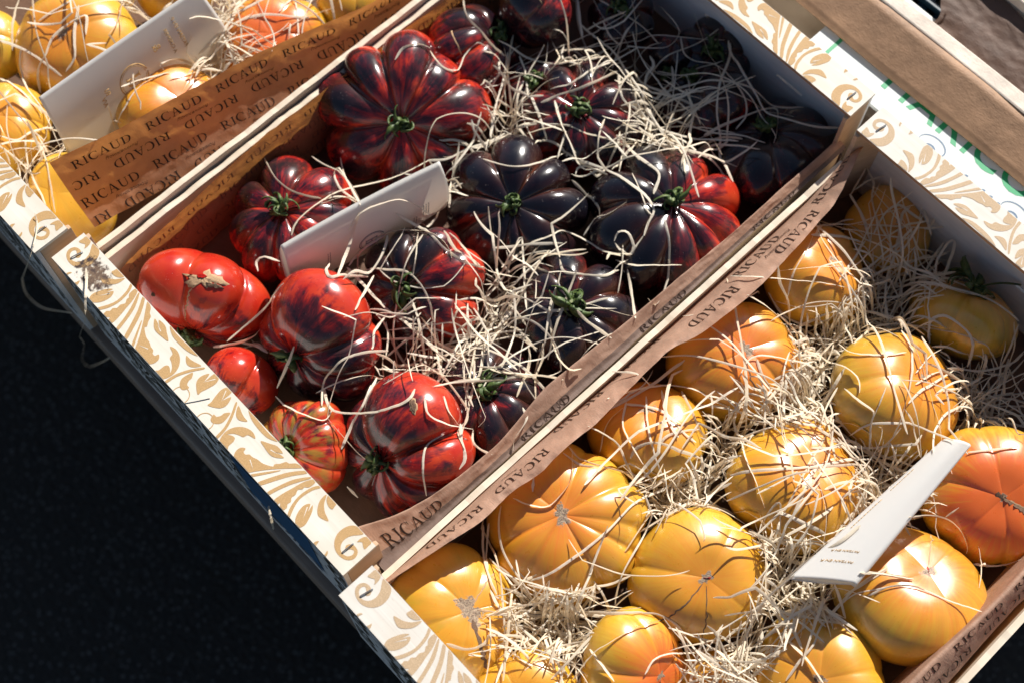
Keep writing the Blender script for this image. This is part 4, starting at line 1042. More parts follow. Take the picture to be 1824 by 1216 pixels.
for i in range(n_ + 1):
    for j in range(n_ + 1):
        x = 8 + 16 * i / n_; y = 52.6 + 12 * j / n_; V.append((x, y, -7.5 + 1.4 * mnoise.noise(Vector((x * .28, y * .28, 2))) + .8 * mnoise.noise(Vector((x * .7, y * .7, 5)))))
for i in range(n_):
    for j in range(n_): b = i * (n_ + 1) + j; F_.append((b, b + n_ + 1, b + n_ + 2, b + 1))
t.add(V, F_); tag(t.build('crumpled_cloth', M['cloth'], smooth=True), 'blurred crumpled cream cloth behind the middle crate at the top edge', 'cloth')
# ------------------------------------------------------------------ wood wool
bpy.context.view_layer.update()
ALLV = []; ALLF = []
for T_ in TOMS.values():
    me = T_.obj.data; n = len(me.vertices); co = np.empty(n * 3); me.vertices.foreach_get('co', co)
    co = co.reshape(-1, 3); mw = np.array(T_.mat); co = co @ mw[:3, :3].T + mw[:3, 3]
    b = len(ALLV); ALLV += [tuple(q) for q in co / S]; ALLF += [tuple(i + b for i in p.vertices) for p in me.polygons]
BV = BVHTree.FromPolygons(ALLV, ALLF)
GX0, GX1, GY0, GY1, GS = -31.0, 62.0, -2.0, 54.0, .22
NX, NY = int((GX1 - GX0) / GS) + 1, int((GY1 - GY0) / GS) + 1
H = np.full((NX, NY), -9.4)
for i in range(NX):
    for j in range(NY):
        x, y = GX0 + i * GS, GY0 + j * GS
        hit = BV.ray_cast(Vector((x, y, 20)), Vector((0, 0, -1)))
        if hit[0] is not None: H[i, j] = hit[0].z
H0 = H.copy()
def gh(x, y, G):
    fx = np.clip((np.asarray(x) - GX0) / GS, 0, NX - 1.001); fy = np.clip((np.asarray(y) - GY0) / GS, 0, NY - 1.001)
    i = fx.astype(int); j = fy.astype(int); a_ = fx - i; b_ = fy - j
    return G[i, j] * (1 - a_) * (1 - b_) + G[i + 1, j] * a_ * (1 - b_) + G[i, j + 1] * (1 - a_) * b_ + G[i + 1, j + 1] * a_ * b_
WOOL = {k: ([], [], []) for k in (1, 2, 3)}
def add_strand(key, P, wd, tint, thick=.014, twist=None):
    V, F_, A_ = WOOL[key]; P = np.asarray(P, float); n = len(P)
    tg = np.gradient(P, axis=0); tg /= np.linalg.norm(tg, axis=1, keepdims=True) + 1e-9
    sd_ = np.cross(tg, [0, 0, 1.0]); sd_ /= np.linalg.norm(sd_, axis=1, keepdims=True) + 1e-9
    nn = np.cross(sd_, tg)
    tw = np.linspace(0, twist if twist is not None else npr.normal(0, .8), n) + npr.normal(0, .3)
    d_ = sd_ * np.cos(tw)[:, None] + nn * np.sin(tw)[:, None]; u_ = -sd_ * np.sin(tw)[:, None] + nn * np.cos(tw)[:, None]
    wv = wd * .5 * (1 + .18 * np.sin(np.linspace(0, npr.uniform(4, 14), n) + npr.uniform(0, 6))) * np.minimum(1, .35 + np.minimum(np.arange(n), n - 1 - np.arange(n)) / 2.0)
    b = len(V)
    for i in range(n):
        V += [tuple(P[i] + d_[i] * wv[i]), tuple(P[i] + u_[i] * thick), tuple(P[i] - d_[i] * wv[i]), tuple(P[i] - u_[i] * thick)]
        A_ += [tint] * 4
    for i in range(n - 1):
        for k in range(4): F_.append((b + 4 * i + k, b + 4 * i + (k + 1) % 4, b + 4 * i + 4 + (k + 1) % 4, b + 4 * i + 4 + k))
def conform(x, y, G, lift=.06, win=3, stiff=3):
    h = gh(x, y, G); n = len(h)
    hp = np.pad(h, win, mode='edge'); mx = np.max(np.stack([hp[k:k + n] for k in range(2 * win + 1)]), 0)
    for _ in range(stiff):
        mp = np.pad(mx, 1, mode='edge'); mx = (mp[:-2] + mp[1:-1] * 2 + mp[2:]) / 4
    return np.maximum(mx, h) + lift
BX = {1: (-29.8, -1.0, .8, 49.5), 2: (1.2, 29.4, .8, 49.6), 3: (31.8, 60.2, -.2, 48.5)}
def inside(key, x, y):
    x0, x1, y0, y1 = BX[key]; return x0 < x < x1 and y0 < y < y1
def wander(x, y, ang, L, curv, step=.28):
    xs, ys = [x], [y]; k = npr.normal(0, curv); n = max(5, int(L / step))
    kink = set(npr.integers(2, n, size=npr.integers(0, 4)).tolist()) if n > 6 else set()
    for i in range(n):
        k = k * .93 + npr.normal(0, curv * .35); ang += k * step
        if i in kink: ang += npr.normal(0, .75)
        x += math.cos(ang) * step; y += math.sin(ang) * step; xs.append(x); ys.append(y)
    return np.array(xs), np.array(ys)
def raise_grid(x, y, z, amt=.09, cap=2.2):
    i = np.clip(((x - GX0) / GS).round().astype(int), 0, NX - 1); j = np.clip(((y - GY0) / GS).round().astype(int), 0, NY - 1)
    H[i, j] = np.minimum(np.maximum(H[i, j], np.minimum(z, H[i, j] + .35)) + amt * .3, H0[i, j] + cap)
def tuft(key, cx, cy, r, n, base=None, Lr=(3, 9), wr=(.07, .20), dirn=None, spread=6.28, cap=2.2, curv=.10):
    """base: fill level the tuft is packed up to in the hollow"""
    for q in range(n):
        over = base is None
        for tries in range(6):
          rr = r * math.sqrt(npr.random()) * (1.25 if npr.random() < .2 else 1); a_ = npr.uniform(0, 6.28)
          px_, py_ = cx + rr * math.cos(a_), cy + rr * math.sin(a_)
          if over or gh([px_], [py_], H0)[0] < base + .5 or npr.random() < .04: break
        L = npr.uniform(*Lr); an = npr.uniform(0, 6.28) if dirn is None else dirn + npr.normal(0, spread)
        x, y = px_ - L * .45 * math.cos(an), py_ - L * .45 * math.sin(an)
        xs, ys = wander(x, y, an, L, curv)
        ok = [inside(key, a2, b2) for a2, b2 in zip(xs, ys)]
        if not all(ok):
            i0 = 0
            while i0 < len(ok) and not ok[i0]: i0 += 1
            i1 = i0
            while i1 < len(ok) and ok[i1]: i1 += 1
            if i1 - i0 < 6: continue
            xs, ys = xs[i0:i1], ys[i0:i1]
        if not over and npr.random() < .94:      # strands packed in a hollow stop where the fruit rises
            hh = gh(xs, ys, H0); m_ = len(hh) // 2; i0 = i1 = min(m_, int(len(hh) * .45))
            lim_ = base + npr.uniform(.5, 1.7)
            while i0 > 0 and hh[i0 - 1] < lim_: i0 -= 1
            while i1 < len(hh) - 1 and hh[i1 + 1] < lim_: i1 += 1
            if i1 - i0 < 5: continue
            xs, ys = xs[i0:i1 + 1], ys[i0:i1 + 1]
        lay = npr.random()
        z = conform(xs, ys, H, .05 + .25 * lay * lay, win=2 if L < 5 else 4, stiff=2 if L < 5 else 5)
        if base is not None:
            fl = base - .2 - 2.6 * npr.random() ** 1.2
            z = np.maximum(z, fl + npr.normal(0, .25) + np.cumsum(npr.normal(0, .05, len(z))))
        arch = npr.uniform(0, .5) * np.sin(np.linspace(0, math.pi, len(z))) + np.linspace(npr.normal(0, .22), npr.normal(0, .22), len(z))
        z = np.maximum(z + arch, conform(xs, ys, H0, .04, 0, 0))
        # ends spring up now and then
        if npr.random() < .35:
            e = np.exp(-np.arange(len(z)) / 3.0) * npr.uniform(.2, 1.3); z = z + (e if npr.random() < .5 else e[::-1])
        add_strand(key, np.stack([xs, ys, z], 1), npr.uniform(*wr), npr.beta(1.0, 3.0))
        raise_grid(xs, ys, z, cap=1.3)
# (crate, centre x, centre y, radius, strands, fill level)
TUFTS = [
(2,13.3,40.6,2.52,20,-5.1,4.5,14.4),
(2,19.6,40.8,2.23,32,-5.1,4.5,14.4),
(2,9.7,33.2,1.98,16,-6.0,4.5,12.8),
(2,11.7,29.7,1.80,16,-6.0,4.5,12.8),
(2,19.5,24.2,2.52,21,-5.7,4.5,12.8),
(2,22.0,19.9,1.98,35,-5.9,3.8,11.2),
(2,21.2,13.2,2.52,29,-5.9,4.5,12.8),
(2,21.3,16.7,2.16,18,-5.9,4.5,12.8),
(2,24.8,31.7,1.62,14,-5.9,4.5,12.8),
(2,19.1,36.8,1.98,14,-5.7,4.5,14.4),
(2,8.1,20.1,1.62,5,None,6.0,12.8),
(2,23.0,43.7,2.88,5,None,7.5,19.2),
(2,10.0,43.7,3.24,5,None,7.5,19.2),
(2,24.4,23.6,1.44,5,None,4.5,11.2),
(2,15.4,16.8,1.98,5,None,4.5,12.8),
(2,12.7,26.4,1.44,8,-5.7,4.5,9.6),
(2,11.4,6.2,0.90,5,-7.5,4.5,8.0),
(2,27.7,20.4,1.44,5,None,6.0,12.8),
(3,40.6,32.7,1.51,60,-5.1,3.8,11.2),
(3,39.7,27.9,1.30,32,-5.1,3.8,11.2),
(3,39.6,21.1,1.51,48,-5.3,3.8,11.2),
(3,40.2,24.6,1.30,24,-5.1,4.5,11.2),
(3,40.2,18.9,1.15,28,-5.3,3.8,9.6),
(3,48.4,30.7,1.51,44,-5.1,3.8,11.2),
(3,46.9,22.9,1.51,60,-5.1,3.8,11.2),
(3,50.9,20.1,1.98,60,-5.1,3.8,11.2),
(3,50.3,14.3,1.98,56,-5.5,3.8,11.2),
(3,40.1,7.3,2.23,76,-5.4,3.8,11.2),
(3,41.5,9.5,1.80,40,-5.4,3.8,11.2),
(3,39.6,43.4,2.88,46,-5.7,4.5,14.4),
(3,39.7,37.9,1.80,32,-5.5,4.5,12.8),
(3,50.2,41.0,1.80,64,-5.7,3.8,12.8),
(3,36.8,46.0,1.80,5,None,7.5,19.2),
(3,53.2,32.6,0.90,8,-5.5,4.5,9.6),
(3,57.1,30.7,0.72,5,-6.5,3.0,6.4),
(3,39.7,36.0,1.08,28,-5.5,4.5,11.2),
(3,50.1,32.2,1.08,16,-5.3,4.5,11.2),
(3,42.8,30.8,1.44,24,-5.2,4.5,11.2),
(3,48.3,27.5,1.44,28,-5.2,3.8,9.6),
(3,36.3,38.7,2.16,5,None,7.5,16.0),
(3,35.4,21.9,2.52,5,None,7.5,14.4),
(3,44.9,26.7,2.88,5,None,7.5,16.0),
(3,45.7,36.3,2.88,5,None,7.5,16.0),
(3,36.8,30.5,2.16,5,None,7.5,14.4),
(1,-8.6,20.8,1.80,48,-5.3,4.5,12.8),
(1,-7.8,24.3,2.52,32,-5.5,6.0,16.0),
(1,-6.5,17.2,1.01,9,-5.5,4.5,9.6),
(1,-11.8,6.3,1.26,10,-5.5,4.5,11.2),
(1,-11.2,3.8,1.44,12,-5.5,4.5,11.2),
(1,-16.9,16.7,1.98,16,-5.5,4.5,12.8),
(1,-5.9,27.7,1.80,5,None,6.0,14.4),
(1,-16.3,12.0,2.52,5,None,7.5,14.4),
(1,-15.5,5.6,1.44,5,None,4.5,12.8),
]
for (key, cx, cy, r, n, base, L0, L1) in TUFTS: tuft(key, cx, cy, r, n, base, (L0, L1))
# prominent single strands, each given by points (x, y) along its run; it lies over whatever is below
RUNS = [
(2,0.16,[(1.07,16.73,-5.38),(3.26,15.99,-4.08),(4.96,16.03,-4.07),(6.52,16.58,-3.85),(7.17,17.24,-4.25)]),
(2,0.20,[(7.93,13.77,-4.19),(7.46,14.65,-4.03),(7.42,16.73,-3.83),(7.36,18.87,-4.76),(8.20,21.07,-5.40),(9.09,22.95,-5.40),(9.61,25.39,-5.40)]),
(2,0.17,[(10.96,18.06,-0.97),(8.52,18.94,-2.27),(6.45,19.64,-3.57),(6.10,19.34,-4.54),(7.31,18.91,-4.74),(8.50,19.29,-5.40)]),
(2,0.20,[(9.56,25.33,-5.40),(10.50,26.52,-5.40),(10.87,28.14,-5.40),(11.50,29.53,-5.40),(11.88,31.13,-5.40)]),
(2,0.21,[(1.37,36.62,-4.59),(3.31,35.26,-3.29),(4.52,35.13,-3.40),(6.55,35.23,-4.15),(7.06,35.71,-5.40)]),
(2,0.14,[(6.15,30.68,-2.69),(6.41,31.38,-3.40),(5.66,32.86,-3.70),(5.60,34.31,-3.59),(7.00,34.60,-4.05)]),
(2,0.13,[(11.33,16.49,-2.20),(11.22,17.77,-1.41),(11.57,19.27,-1.44),(12.07,20.61,-1.79),(12.64,21.48,-2.86),(13.65,22.16,-4.16)]),
(2,0.23,[(3.60,27.89,-1.30),(3.35,28.89,-1.11),(3.76,30.04,-1.33),(4.36,30.60,-2.03)]),
(2,0.16,[(4.36,30.60,-2.03),(5.69,30.52,-2.51),(6.47,30.95,-3.01)]),
(2,0.16,[(10.53,5.40,-5.40),(10.77,7.63,-4.78),(11.19,8.97,-3.48),(11.27,10.56,-2.18)]),
(2,0.25,[(10.22,4.43,-5.40),(11.12,5.80,-5.40),(11.53,6.87,-5.40),(11.45,7.65,-5.40)]),
(2,0.19,[(7.88,10.44,-5.40),(7.19,10.84,-5.40),(7.39,11.44,-5.16),(8.51,11.97,-5.03)]),
(2,0.23,[(15.64,5.72,-5.40),(15.28,7.14,-4.13),(14.84,8.25,-3.45)]),
(2,0.19,[(19.27,6.91,-3.91),(17.90,8.13,-4.70),(17.97,9.15,-3.40),(18.06,10.17,-3.04),(18.60,11.75,-3.56),(19.01,13.04,-4.86)]),
(2,0.21,[(18.04,7.98,-4.92),(19.67,7.22,-4.11),(21.03,7.56,-3.14),(22.91,9.18,-1.84),(23.82,10.84,-1.09),(23.50,11.80,-1.33)]),
(2,0.15,[(15.99,5.25,-5.40),(17.33,5.24,-5.02),(19.05,5.57,-3.72),(20.17,6.28,-3.99),(19.89,7.35,-4.30)]),
(2,0.21,[(22.23,5.93,-4.83),(21.53,7.66,-4.30),(21.28,9.03,-3.53),(20.12,11.15,-4.83)]),
(2,0.23,[(12.05,15.28,-5.40),(14.48,15.18,-5.40),(16.55,15.17,-5.40),(18.38,15.41,-5.12),(20.81,15.57,-5.40),(23.12,15.67,-5.03)]),
(2,0.19,[(13.03,16.09,-5.40),(14.64,17.00,-4.24),(15.88,17.78,-3.79),(17.55,17.74,-3.71),(18.94,17.19,-3.92),(19.65,16.68,-4.66)]),
(2,0.22,[(16.38,12.70,-1.73),(15.21,14.63,-3.03),(14.28,16.02,-4.33)]),
(2,0.21,[(16.26,14.33,-5.40),(17.08,15.07,-5.40),(17.63,15.92,-4.78),(17.84,16.70,-4.30)]),
(2,0.14,[(18.38,15.41,-5.12),(19.73,16.59,-4.91),(20.83,17.80,-4.81),(22.15,18.04,-5.40),(22.91,17.14,-5.40)]),
(2,0.22,[(19.38,11.74,-5.40),(20.65,12.96,-5.40),(22.01,14.29,-5.40),(23.36,15.08,-5.02),(25.25,15.91,-4.05)]),
(2,0.20,[(19.92,13.99,-5.40),(21.26,14.97,-5.40),(22.78,16.15,-5.40),(23.89,17.35,-4.71)]),
(2,0.17,[(24.12,12.94,-1.85),(24.61,14.55,-3.15),(25.63,16.11,-3.86),(26.56,17.16,-3.81)]),
(2,0.13,[(16.46,17.80,-3.88),(15.71,18.82,-3.02),(13.92,20.52,-4.32)]),
(2,0.23,[(11.79,17.22,-5.04),(12.19,18.77,-4.73),(13.33,20.04,-4.20),(15.32,20.75,-2.90),(16.68,20.96,-3.35),(17.73,20.38,-2.83)]),
(2,0.19,[(12.03,15.48,-5.40),(11.68,16.90,-5.40),(12.08,18.45,-5.07)]),
(2,0.22,[(12.30,19.97,-2.84),(13.40,20.73,-4.11),(15.67,20.62,-2.81),(16.79,20.67,-3.41),(18.55,20.92,-3.00),(19.47,21.90,-4.30)]),
(2,0.24,[(15.52,21.66,-3.26),(17.28,21.34,-3.31),(19.11,21.87,-3.84)]),
(2,0.22,[(12.02,14.02,-2.95),(12.89,13.20,-1.65),(13.62,13.07,-1.26),(13.85,14.28,-2.56),(14.30,15.51,-3.86)]),
(2,0.24,[(23.02,18.53,-5.40),(24.56,16.73,-4.59),(25.44,14.99,-4.64),(26.60,13.55,-4.62),(27.19,12.31,-3.68),(28.43,11.71,-3.24)]),
(2,0.18,[(24.50,11.77,-1.14),(25.46,11.23,-1.19),(26.52,11.77,-2.00),(27.67,13.12,-3.30)]),
(2,0.23,[(25.07,12.95,-1.88),(26.11,12.50,-1.97),(27.09,12.60,-3.27)]),
(2,0.18,[(23.27,16.27,-5.06),(24.84,15.00,-4.67),(26.30,14.37,-4.45)]),
(2,0.24,[(13.77,13.42,-1.55),(12.58,14.98,-2.85),(11.76,16.44,-2.73),(11.24,17.79,-1.43)]),
(2,0.24,[(18.60,12.08,-3.75),(17.40,13.41,-4.58),(16.81,14.58,-5.40),(16.55,15.17,-5.40)]),
(2,0.14,[(19.11,12.71,-5.40),(18.10,13.79,-5.40),(17.13,14.48,-5.40)]),
(2,0.15,[(20.68,17.76,-4.65),(20.34,18.46,-4.28),(20.58,19.15,-4.65),(21.16,19.15,-5.40)]),
(2,0.16,[(26.81,11.30,-2.72),(26.59,9.93,-2.79),(27.63,8.64,-2.66),(28.85,7.78,-3.96)]),
(2,0.25,[(29.08,10.56,-3.58),(28.80,11.36,-3.40),(27.67,12.06,-3.25),(26.74,12.74,-3.40)]),
(2,0.18,[(27.33,13.39,-5.09),(28.14,12.66,-4.29),(28.88,12.68,-4.37),(30.02,12.69,-3.07)]),
(2,0.21,[(24.30,4.57,-5.40),(24.88,4.59,-5.40),(25.36,4.60,-5.40)]),
(2,0.17,[(15.84,21.86,-3.38),(16.80,22.05,-4.42),(18.91,21.62,-3.47),(19.35,22.31,-4.77),(20.61,23.40,-5.40),(22.70,24.24,-4.19)]),
(2,0.19,[(19.69,23.32,-5.40),(19.82,25.70,-5.40),(20.48,27.38,-4.58),(20.75,28.72,-5.40),(22.17,29.30,-5.40),(24.02,29.37,-4.66),(25.71,30.34,-3.96)]),
(2,0.18,[(25.71,30.34,-3.96),(25.43,31.73,-3.37),(24.72,33.22,-3.08)]),
(2,0.17,[(25.26,22.70,-4.17),(24.20,24.11,-4.07),(23.37,25.49,-3.87)]),
(2,0.20,[(25.26,22.70,-4.17),(26.25,21.96,-4.74),(27.74,21.02,-4.05),(29.23,20.61,-2.75),(29.65,21.33,-3.06)]),
(2,0.20,[(22.52,26.33,-4.16),(23.48,25.76,-3.76),(24.45,26.55,-4.08),(25.65,27.65,-3.83),(25.84,29.16,-5.13)]),
(2,0.24,[(24.98,29.64,-5.21),(26.27,29.81,-4.28),(27.66,31.14,-4.23),(28.90,32.32,-4.13)]),
(2,0.21,[(26.24,29.49,-4.65),(27.68,28.38,-4.35),(29.64,26.62,-3.05)]),
(2,0.24,[(25.66,33.66,-3.25),(27.03,32.70,-3.62),(28.30,31.44,-4.67),(29.03,30.36,-4.53),(29.81,28.39,-3.23),(28.76,28.77,-4.53)]),
(2,0.23,[(24.84,20.87,-5.40),(25.83,20.21,-5.40),(26.74,19.05,-5.40),(27.73,17.15,-4.55)]),
(2,0.25,[(23.62,14.59,-5.14),(24.81,15.35,-3.84),(25.86,16.91,-4.50),(27.33,19.04,-5.40)]),
(2,0.21,[(25.25,16.95,-3.69),(26.35,18.10,-4.60),(27.93,19.36,-4.26),(29.51,19.80,-2.96)]),
(2,0.15,[(22.95,17.60,-5.40),(24.76,15.92,-4.63),(26.08,14.15,-4.48),(27.55,12.11,-3.32)]),
(2,0.23,[(28.67,16.80,-4.35),(29.76,16.09,-3.05),(30.14,14.65,-3.33),(30.54,14.09,-3.61)]),
(2,0.25,[(26.42,24.16,-3.18),(27.42,24.35,-3.85),(29.56,24.41,-3.00)]),
(2,0.24,[(24.27,30.03,-3.95),(24.06,30.58,-3.48),(24.57,31.04,-3.37),(25.47,30.77,-3.84),(25.69,30.19,-4.11),(24.80,30.11,-4.23),(24.32,30.07,-3.94)]),
(2,0.20,[(21.46,17.31,-5.40),(22.40,18.30,-5.40),(23.12,19.49,-5.40),(24.23,21.08,-5.40)]),
(2,0.22,[(22.89,19.90,-5.40),(22.57,21.72,-5.40),(22.09,23.52,-4.90)]),
(2,0.16,[(9.85,43.53,-5.40),(11.04,42.97,-5.40),(12.18,42.89,-5.40)]),
(2,0.23,[(7.09,43.50,-5.40),(8.22,42.60,-5.40),(9.82,41.44,-5.40)]),
(2,0.20,[(6.83,36.23,-5.40),(8.26,34.45,-5.40),(9.62,32.16,-5.40),(11.15,30.11,-5.40)]),
(2,0.16,[(7.69,36.63,-5.40),(9.13,35.87,-5.40),(10.72,34.55,-5.40)]),
(2,0.14,[(6.28,34.12,-3.55),(7.21,34.84,-4.59),(8.32,35.01,-5.40),(8.55,36.02,-5.40)]),
(2,0.23,[(11.07,34.61,-5.05),(12.71,33.84,-5.01),(14.56,32.85,-4.96)]),
(2,0.25,[(12.91,35.22,-4.12),(14.35,34.43,-4.26),(15.77,33.86,-4.64),(16.82,33.68,-5.40)]),
(2,0.14,[(13.02,32.33,-5.40),(14.03,33.34,-4.51),(14.90,34.51,-4.51),(16.36,35.09,-4.51),(17.80,35.89,-4.52),(19.13,36.62,-4.86),(20.96,35.82,-3.56)]),
(2,0.23,[(12.22,34.49,-4.39),(12.97,36.17,-4.03),(13.88,38.11,-3.77),(13.93,40.87,-5.07)]),
(2,0.18,[(9.30,39.85,-5.40),(9.95,39.01,-5.40),(10.73,39.07,-5.40),(11.48,40.63,-5.40),(12.53,43.38,-5.40)]),
(2,0.15,[(12.71,43.20,-5.40),(13.96,44.26,-5.40),(14.93,45.41,-5.40),(14.87,46.76,-5.40),(14.03,47.42,-5.40),(12.08,47.71,-5.40)]),
(2,0.17,[(14.98,46.87,-5.40),(16.28,45.94,-5.40),(17.38,46.08,-5.40),(18.64,46.90,-5.40),(20.79,46.36,-4.54),(22.46,45.92,-4.83),(23.20,45.24,-5.40),(23.50,43.85,-5.40)]),
(2,0.22,[(14.03,41.01,-5.38),(15.84,39.25,-4.08),(17.00,39.22,-5.15),(18.41,39.70,-5.40)]),
(2,0.23,[(14.56,43.87,-5.40),(15.37,43.46,-5.40),(15.69,42.28,-5.40),(16.92,40.59,-5.40),(17.57,39.31,-5.40)]),
(2,0.14,[(17.67,39.41,-5.40),(18.09,41.08,-5.40),(18.51,42.76,-5.40),(19.76,43.51,-5.04),(21.31,44.01,-5.16),(22.60,44.61,-5.40)]),
(2,0.20,[(19.08,40.90,-5.40),(20.86,41.56,-5.40),(22.73,42.55,-5.40),(24.04,43.69,-5.40),(25.87,44.42,-5.11)]),
(2,0.14,[(19.11,43.40,-5.40),(18.71,44.46,-5.40),(18.58,45.46,-5.40)]),
(2,0.22,[(22.24,41.80,-5.40),(22.66,43.69,-5.40),(23.48,46.02,-5.40),(24.26,47.34,-5.40),(24.91,47.05,-5.40),(26.27,45.23,-5.01)]),
(2,0.17,[(17.98,32.53,-5.40),(17.73,32.98,-5.40),(18.11,33.62,-5.40),(18.95,33.79,-5.40)]),
(2,0.24,[(17.37,33.54,-5.40),(19.38,33.88,-4.36),(21.66,33.84,-3.06),(23.32,33.93,-2.98),(24.62,33.61,-3.13),(25.07,32.56,-3.20),(25.56,31.68,-3.30)]),
(2,0.25,[(23.76,34.48,-3.09),(22.96,35.91,-3.06),(21.68,36.03,-3.17),(20.42,36.20,-3.85),(18.79,36.99,-5.15),(17.90,36.85,-4.95)]),
(2,0.19,[(21.36,39.55,-5.27),(22.73,38.73,-3.97),(24.18,37.41,-3.33)]),
(2,0.25,[(18.13,31.98,-5.40),(19.62,31.91,-5.40),(21.07,31.62,-4.84),(22.04,30.80,-4.22)]),
(2,0.17,[(21.96,29.39,-5.40),(21.80,30.49,-4.75),(22.49,31.28,-3.62),(22.71,32.84,-3.58)]),
(2,0.14,[(12.95,27.85,-3.84),(14.52,28.31,-3.24),(15.67,29.15,-3.06),(16.10,31.11,-4.05),(16.12,33.15,-5.35)]),
(2,0.20,[(14.54,31.63,-4.10),(14.29,32.51,-5.17),(15.08,33.15,-5.24),(16.20,33.27,-5.40),(17.80,33.52,-5.40),(19.89,33.78,-4.44)]),
(2,0.13,[(21.53,34.61,-3.32),(23.23,33.83,-2.97),(24.37,33.25,-3.01),(24.94,33.29,-3.17)]),
(2,0.15,[(11.89,35.83,-4.63),(12.73,37.01,-3.89),(12.96,39.04,-3.94),(13.10,41.93,-5.24),(13.33,43.85,-5.40)]),
(2,0.18,[(9.55,41.92,-5.40),(9.93,43.88,-5.40),(10.83,45.01,-4.57)]),
(2,0.20,[(8.24,44.71,-5.40),(10.19,44.86,-5.08),(12.29,45.33,-5.40),(14.23,45.06,-5.40)]),
(2,0.15,[(15.94,43.30,-5.40),(17.20,44.12,-5.40),(17.83,44.53,-5.40),(18.88,43.65,-5.40),(20.38,42.27,-5.40)]),
(3,0.14,[(32.11,33.41,-2.46),(33.81,34.22,-1.16),(35.61,36.55,-2.46),(37.14,37.99,-2.86),(39.32,40.06,-4.16)]),
(3,0.23,[(33.78,40.15,-2.88),(35.08,41.79,-3.56),(36.32,43.35,-4.86)]),
(3,0.17,[(36.35,43.88,-5.26),(36.99,41.41,-3.96),(37.55,38.84,-3.15)]),
(3,0.25,[(33.95,40.38,-2.95),(33.57,42.05,-4.25),(34.03,43.60,-5.40),(35.02,44.18,-5.40),(36.12,44.20,-5.40)]),
(3,0.24,[(33.03,46.02,-5.40),(34.82,45.19,-5.19),(36.52,44.17,-5.40)]),
(3,0.18,[(32.43,48.45,-5.40),(32.91,46.60,-5.40),(33.14,45.90,-5.40)]),
(3,0.19,[(32.53,48.56,-5.40),(33.58,48.00,-5.40),(34.46,46.69,-5.22),(35.95,45.53,-4.97),(37.79,45.05,-5.40)]),
(3,0.19,[(33.02,46.47,-5.40),(33.27,47.92,-5.40),(34.15,49.31,-5.40),(35.78,49.38,-5.40),(37.40,48.99,-5.40),(39.23,47.70,-5.40)]),
(3,0.21,[(40.27,44.07,-5.40),(38.88,45.07,-5.40),(37.87,45.82,-5.40),(36.84,47.47,-5.40),(36.81,48.37,-5.40)]),
(3,0.20,[(36.43,44.63,-5.23),(35.92,46.42,-4.97),(36.17,47.71,-5.12),(37.12,48.01,-5.40),(38.12,48.14,-5.40)]),
(3,0.20,[(35.11,44.50,-5.40),(36.34,45.53,-5.03),(37.50,46.91,-5.40),(38.72,48.08,-5.40),(38.61,48.88,-5.40),(38.18,50.05,-5.40)]),
(3,0.20,[(38.63,47.75,-5.40),(39.50,48.90,-5.40),(40.43,49.99,-5.40)]),
(3,0.24,[(41.72,45.37,-5.40),(41.02,46.42,-5.40),(40.60,48.23,-5.40),(40.89,48.54,-5.40),(41.39,47.71,-5.40),(42.20,45.43,-5.40),(42.37,43.90,-4.80)]),
(3,0.19,[(34.36,35.57,-4.95),(35.87,35.26,-5.40),(37.13,35.50,-5.40),(38.09,36.08,-5.40)]),
(3,0.18,[(34.20,32.55,-0.87),(35.27,33.46,-2.17),(36.29,34.08,-3.47)]),
(3,0.22,[(34.15,35.78,-1.06),(34.89,35.52,-2.36),(35.93,35.52,-3.66),(37.12,34.78,-4.96)]),
(3,0.16,[(35.72,35.78,-3.73),(34.99,36.90,-2.66),(34.48,38.83,-2.46),(33.99,40.10,-2.82)]),
(3,0.17,[(41.25,36.38,-3.54),(41.28,38.88,-4.84),(42.25,40.67,-5.40),(44.12,41.68,-4.54),(45.19,42.08,-4.04),(46.53,42.43,-3.33),(48.06,43.16,-4.34),(49.14,43.22,-5.40)]),
(3,0.25,[(44.73,41.12,-5.40),(43.75,41.86,-4.41),(44.13,42.56,-3.68),(45.32,42.62,-3.30),(46.44,42.50,-3.26),(47.22,42.23,-4.24),(47.74,41.74,-5.40)]),
(3,0.19,[(40.46,35.80,-3.96),(41.82,35.42,-2.66),(43.44,36.45,-1.83),(44.30,37.86,-2.36)]),
(3,0.20,[(42.85,39.68,-4.15),(44.17,38.63,-2.85),(45.21,37.39,-2.36),(46.30,35.41,-1.66)]),
(3,0.13,[(45.66,37.33,-2.50),(45.51,39.56,-3.47),(45.93,41.82,-4.06)]),
(3,0.18,[(46.22,36.52,-2.16),(46.52,38.71,-3.35),(47.34,40.60,-4.65)]),
(3,0.20,[(46.89,40.85,-5.40),(48.58,42.20,-5.40),(49.61,44.14,-5.40),(49.72,45.30,-5.40)]),
(3,0.13,[(37.56,28.62,-2.90),(37.15,30.02,-2.87),(37.85,31.25,-3.00),(39.37,32.64,-4.11)]),
(3,0.20,[(37.46,28.91,-2.87),(38.45,28.70,-3.19),(39.55,29.61,-3.88)]),
(3,0.21,[(37.50,30.46,-3.00),(38.61,29.87,-3.15),(39.54,29.82,-3.90)]),
(3,0.14,[(41.28,34.32,-3.52),(42.79,34.16,-2.22),(43.53,33.83,-2.05),(44.00,33.24,-1.90)]),
(3,0.21,[(42.92,40.52,-5.40),(42.43,42.16,-5.40),(42.26,43.44,-4.94),(42.67,44.27,-4.55),(43.15,46.18,-4.36)]),
(3,0.19,[(38.28,36.28,-5.40),(38.81,37.93,-4.72),(38.69,39.46,-3.94),(39.63,42.62,-5.24)]),
(3,0.21,[(37.25,34.55,-5.40),(37.88,36.14,-4.81),(38.74,37.95,-4.52),(39.95,39.77,-5.40),(41.58,40.62,-5.40)]),
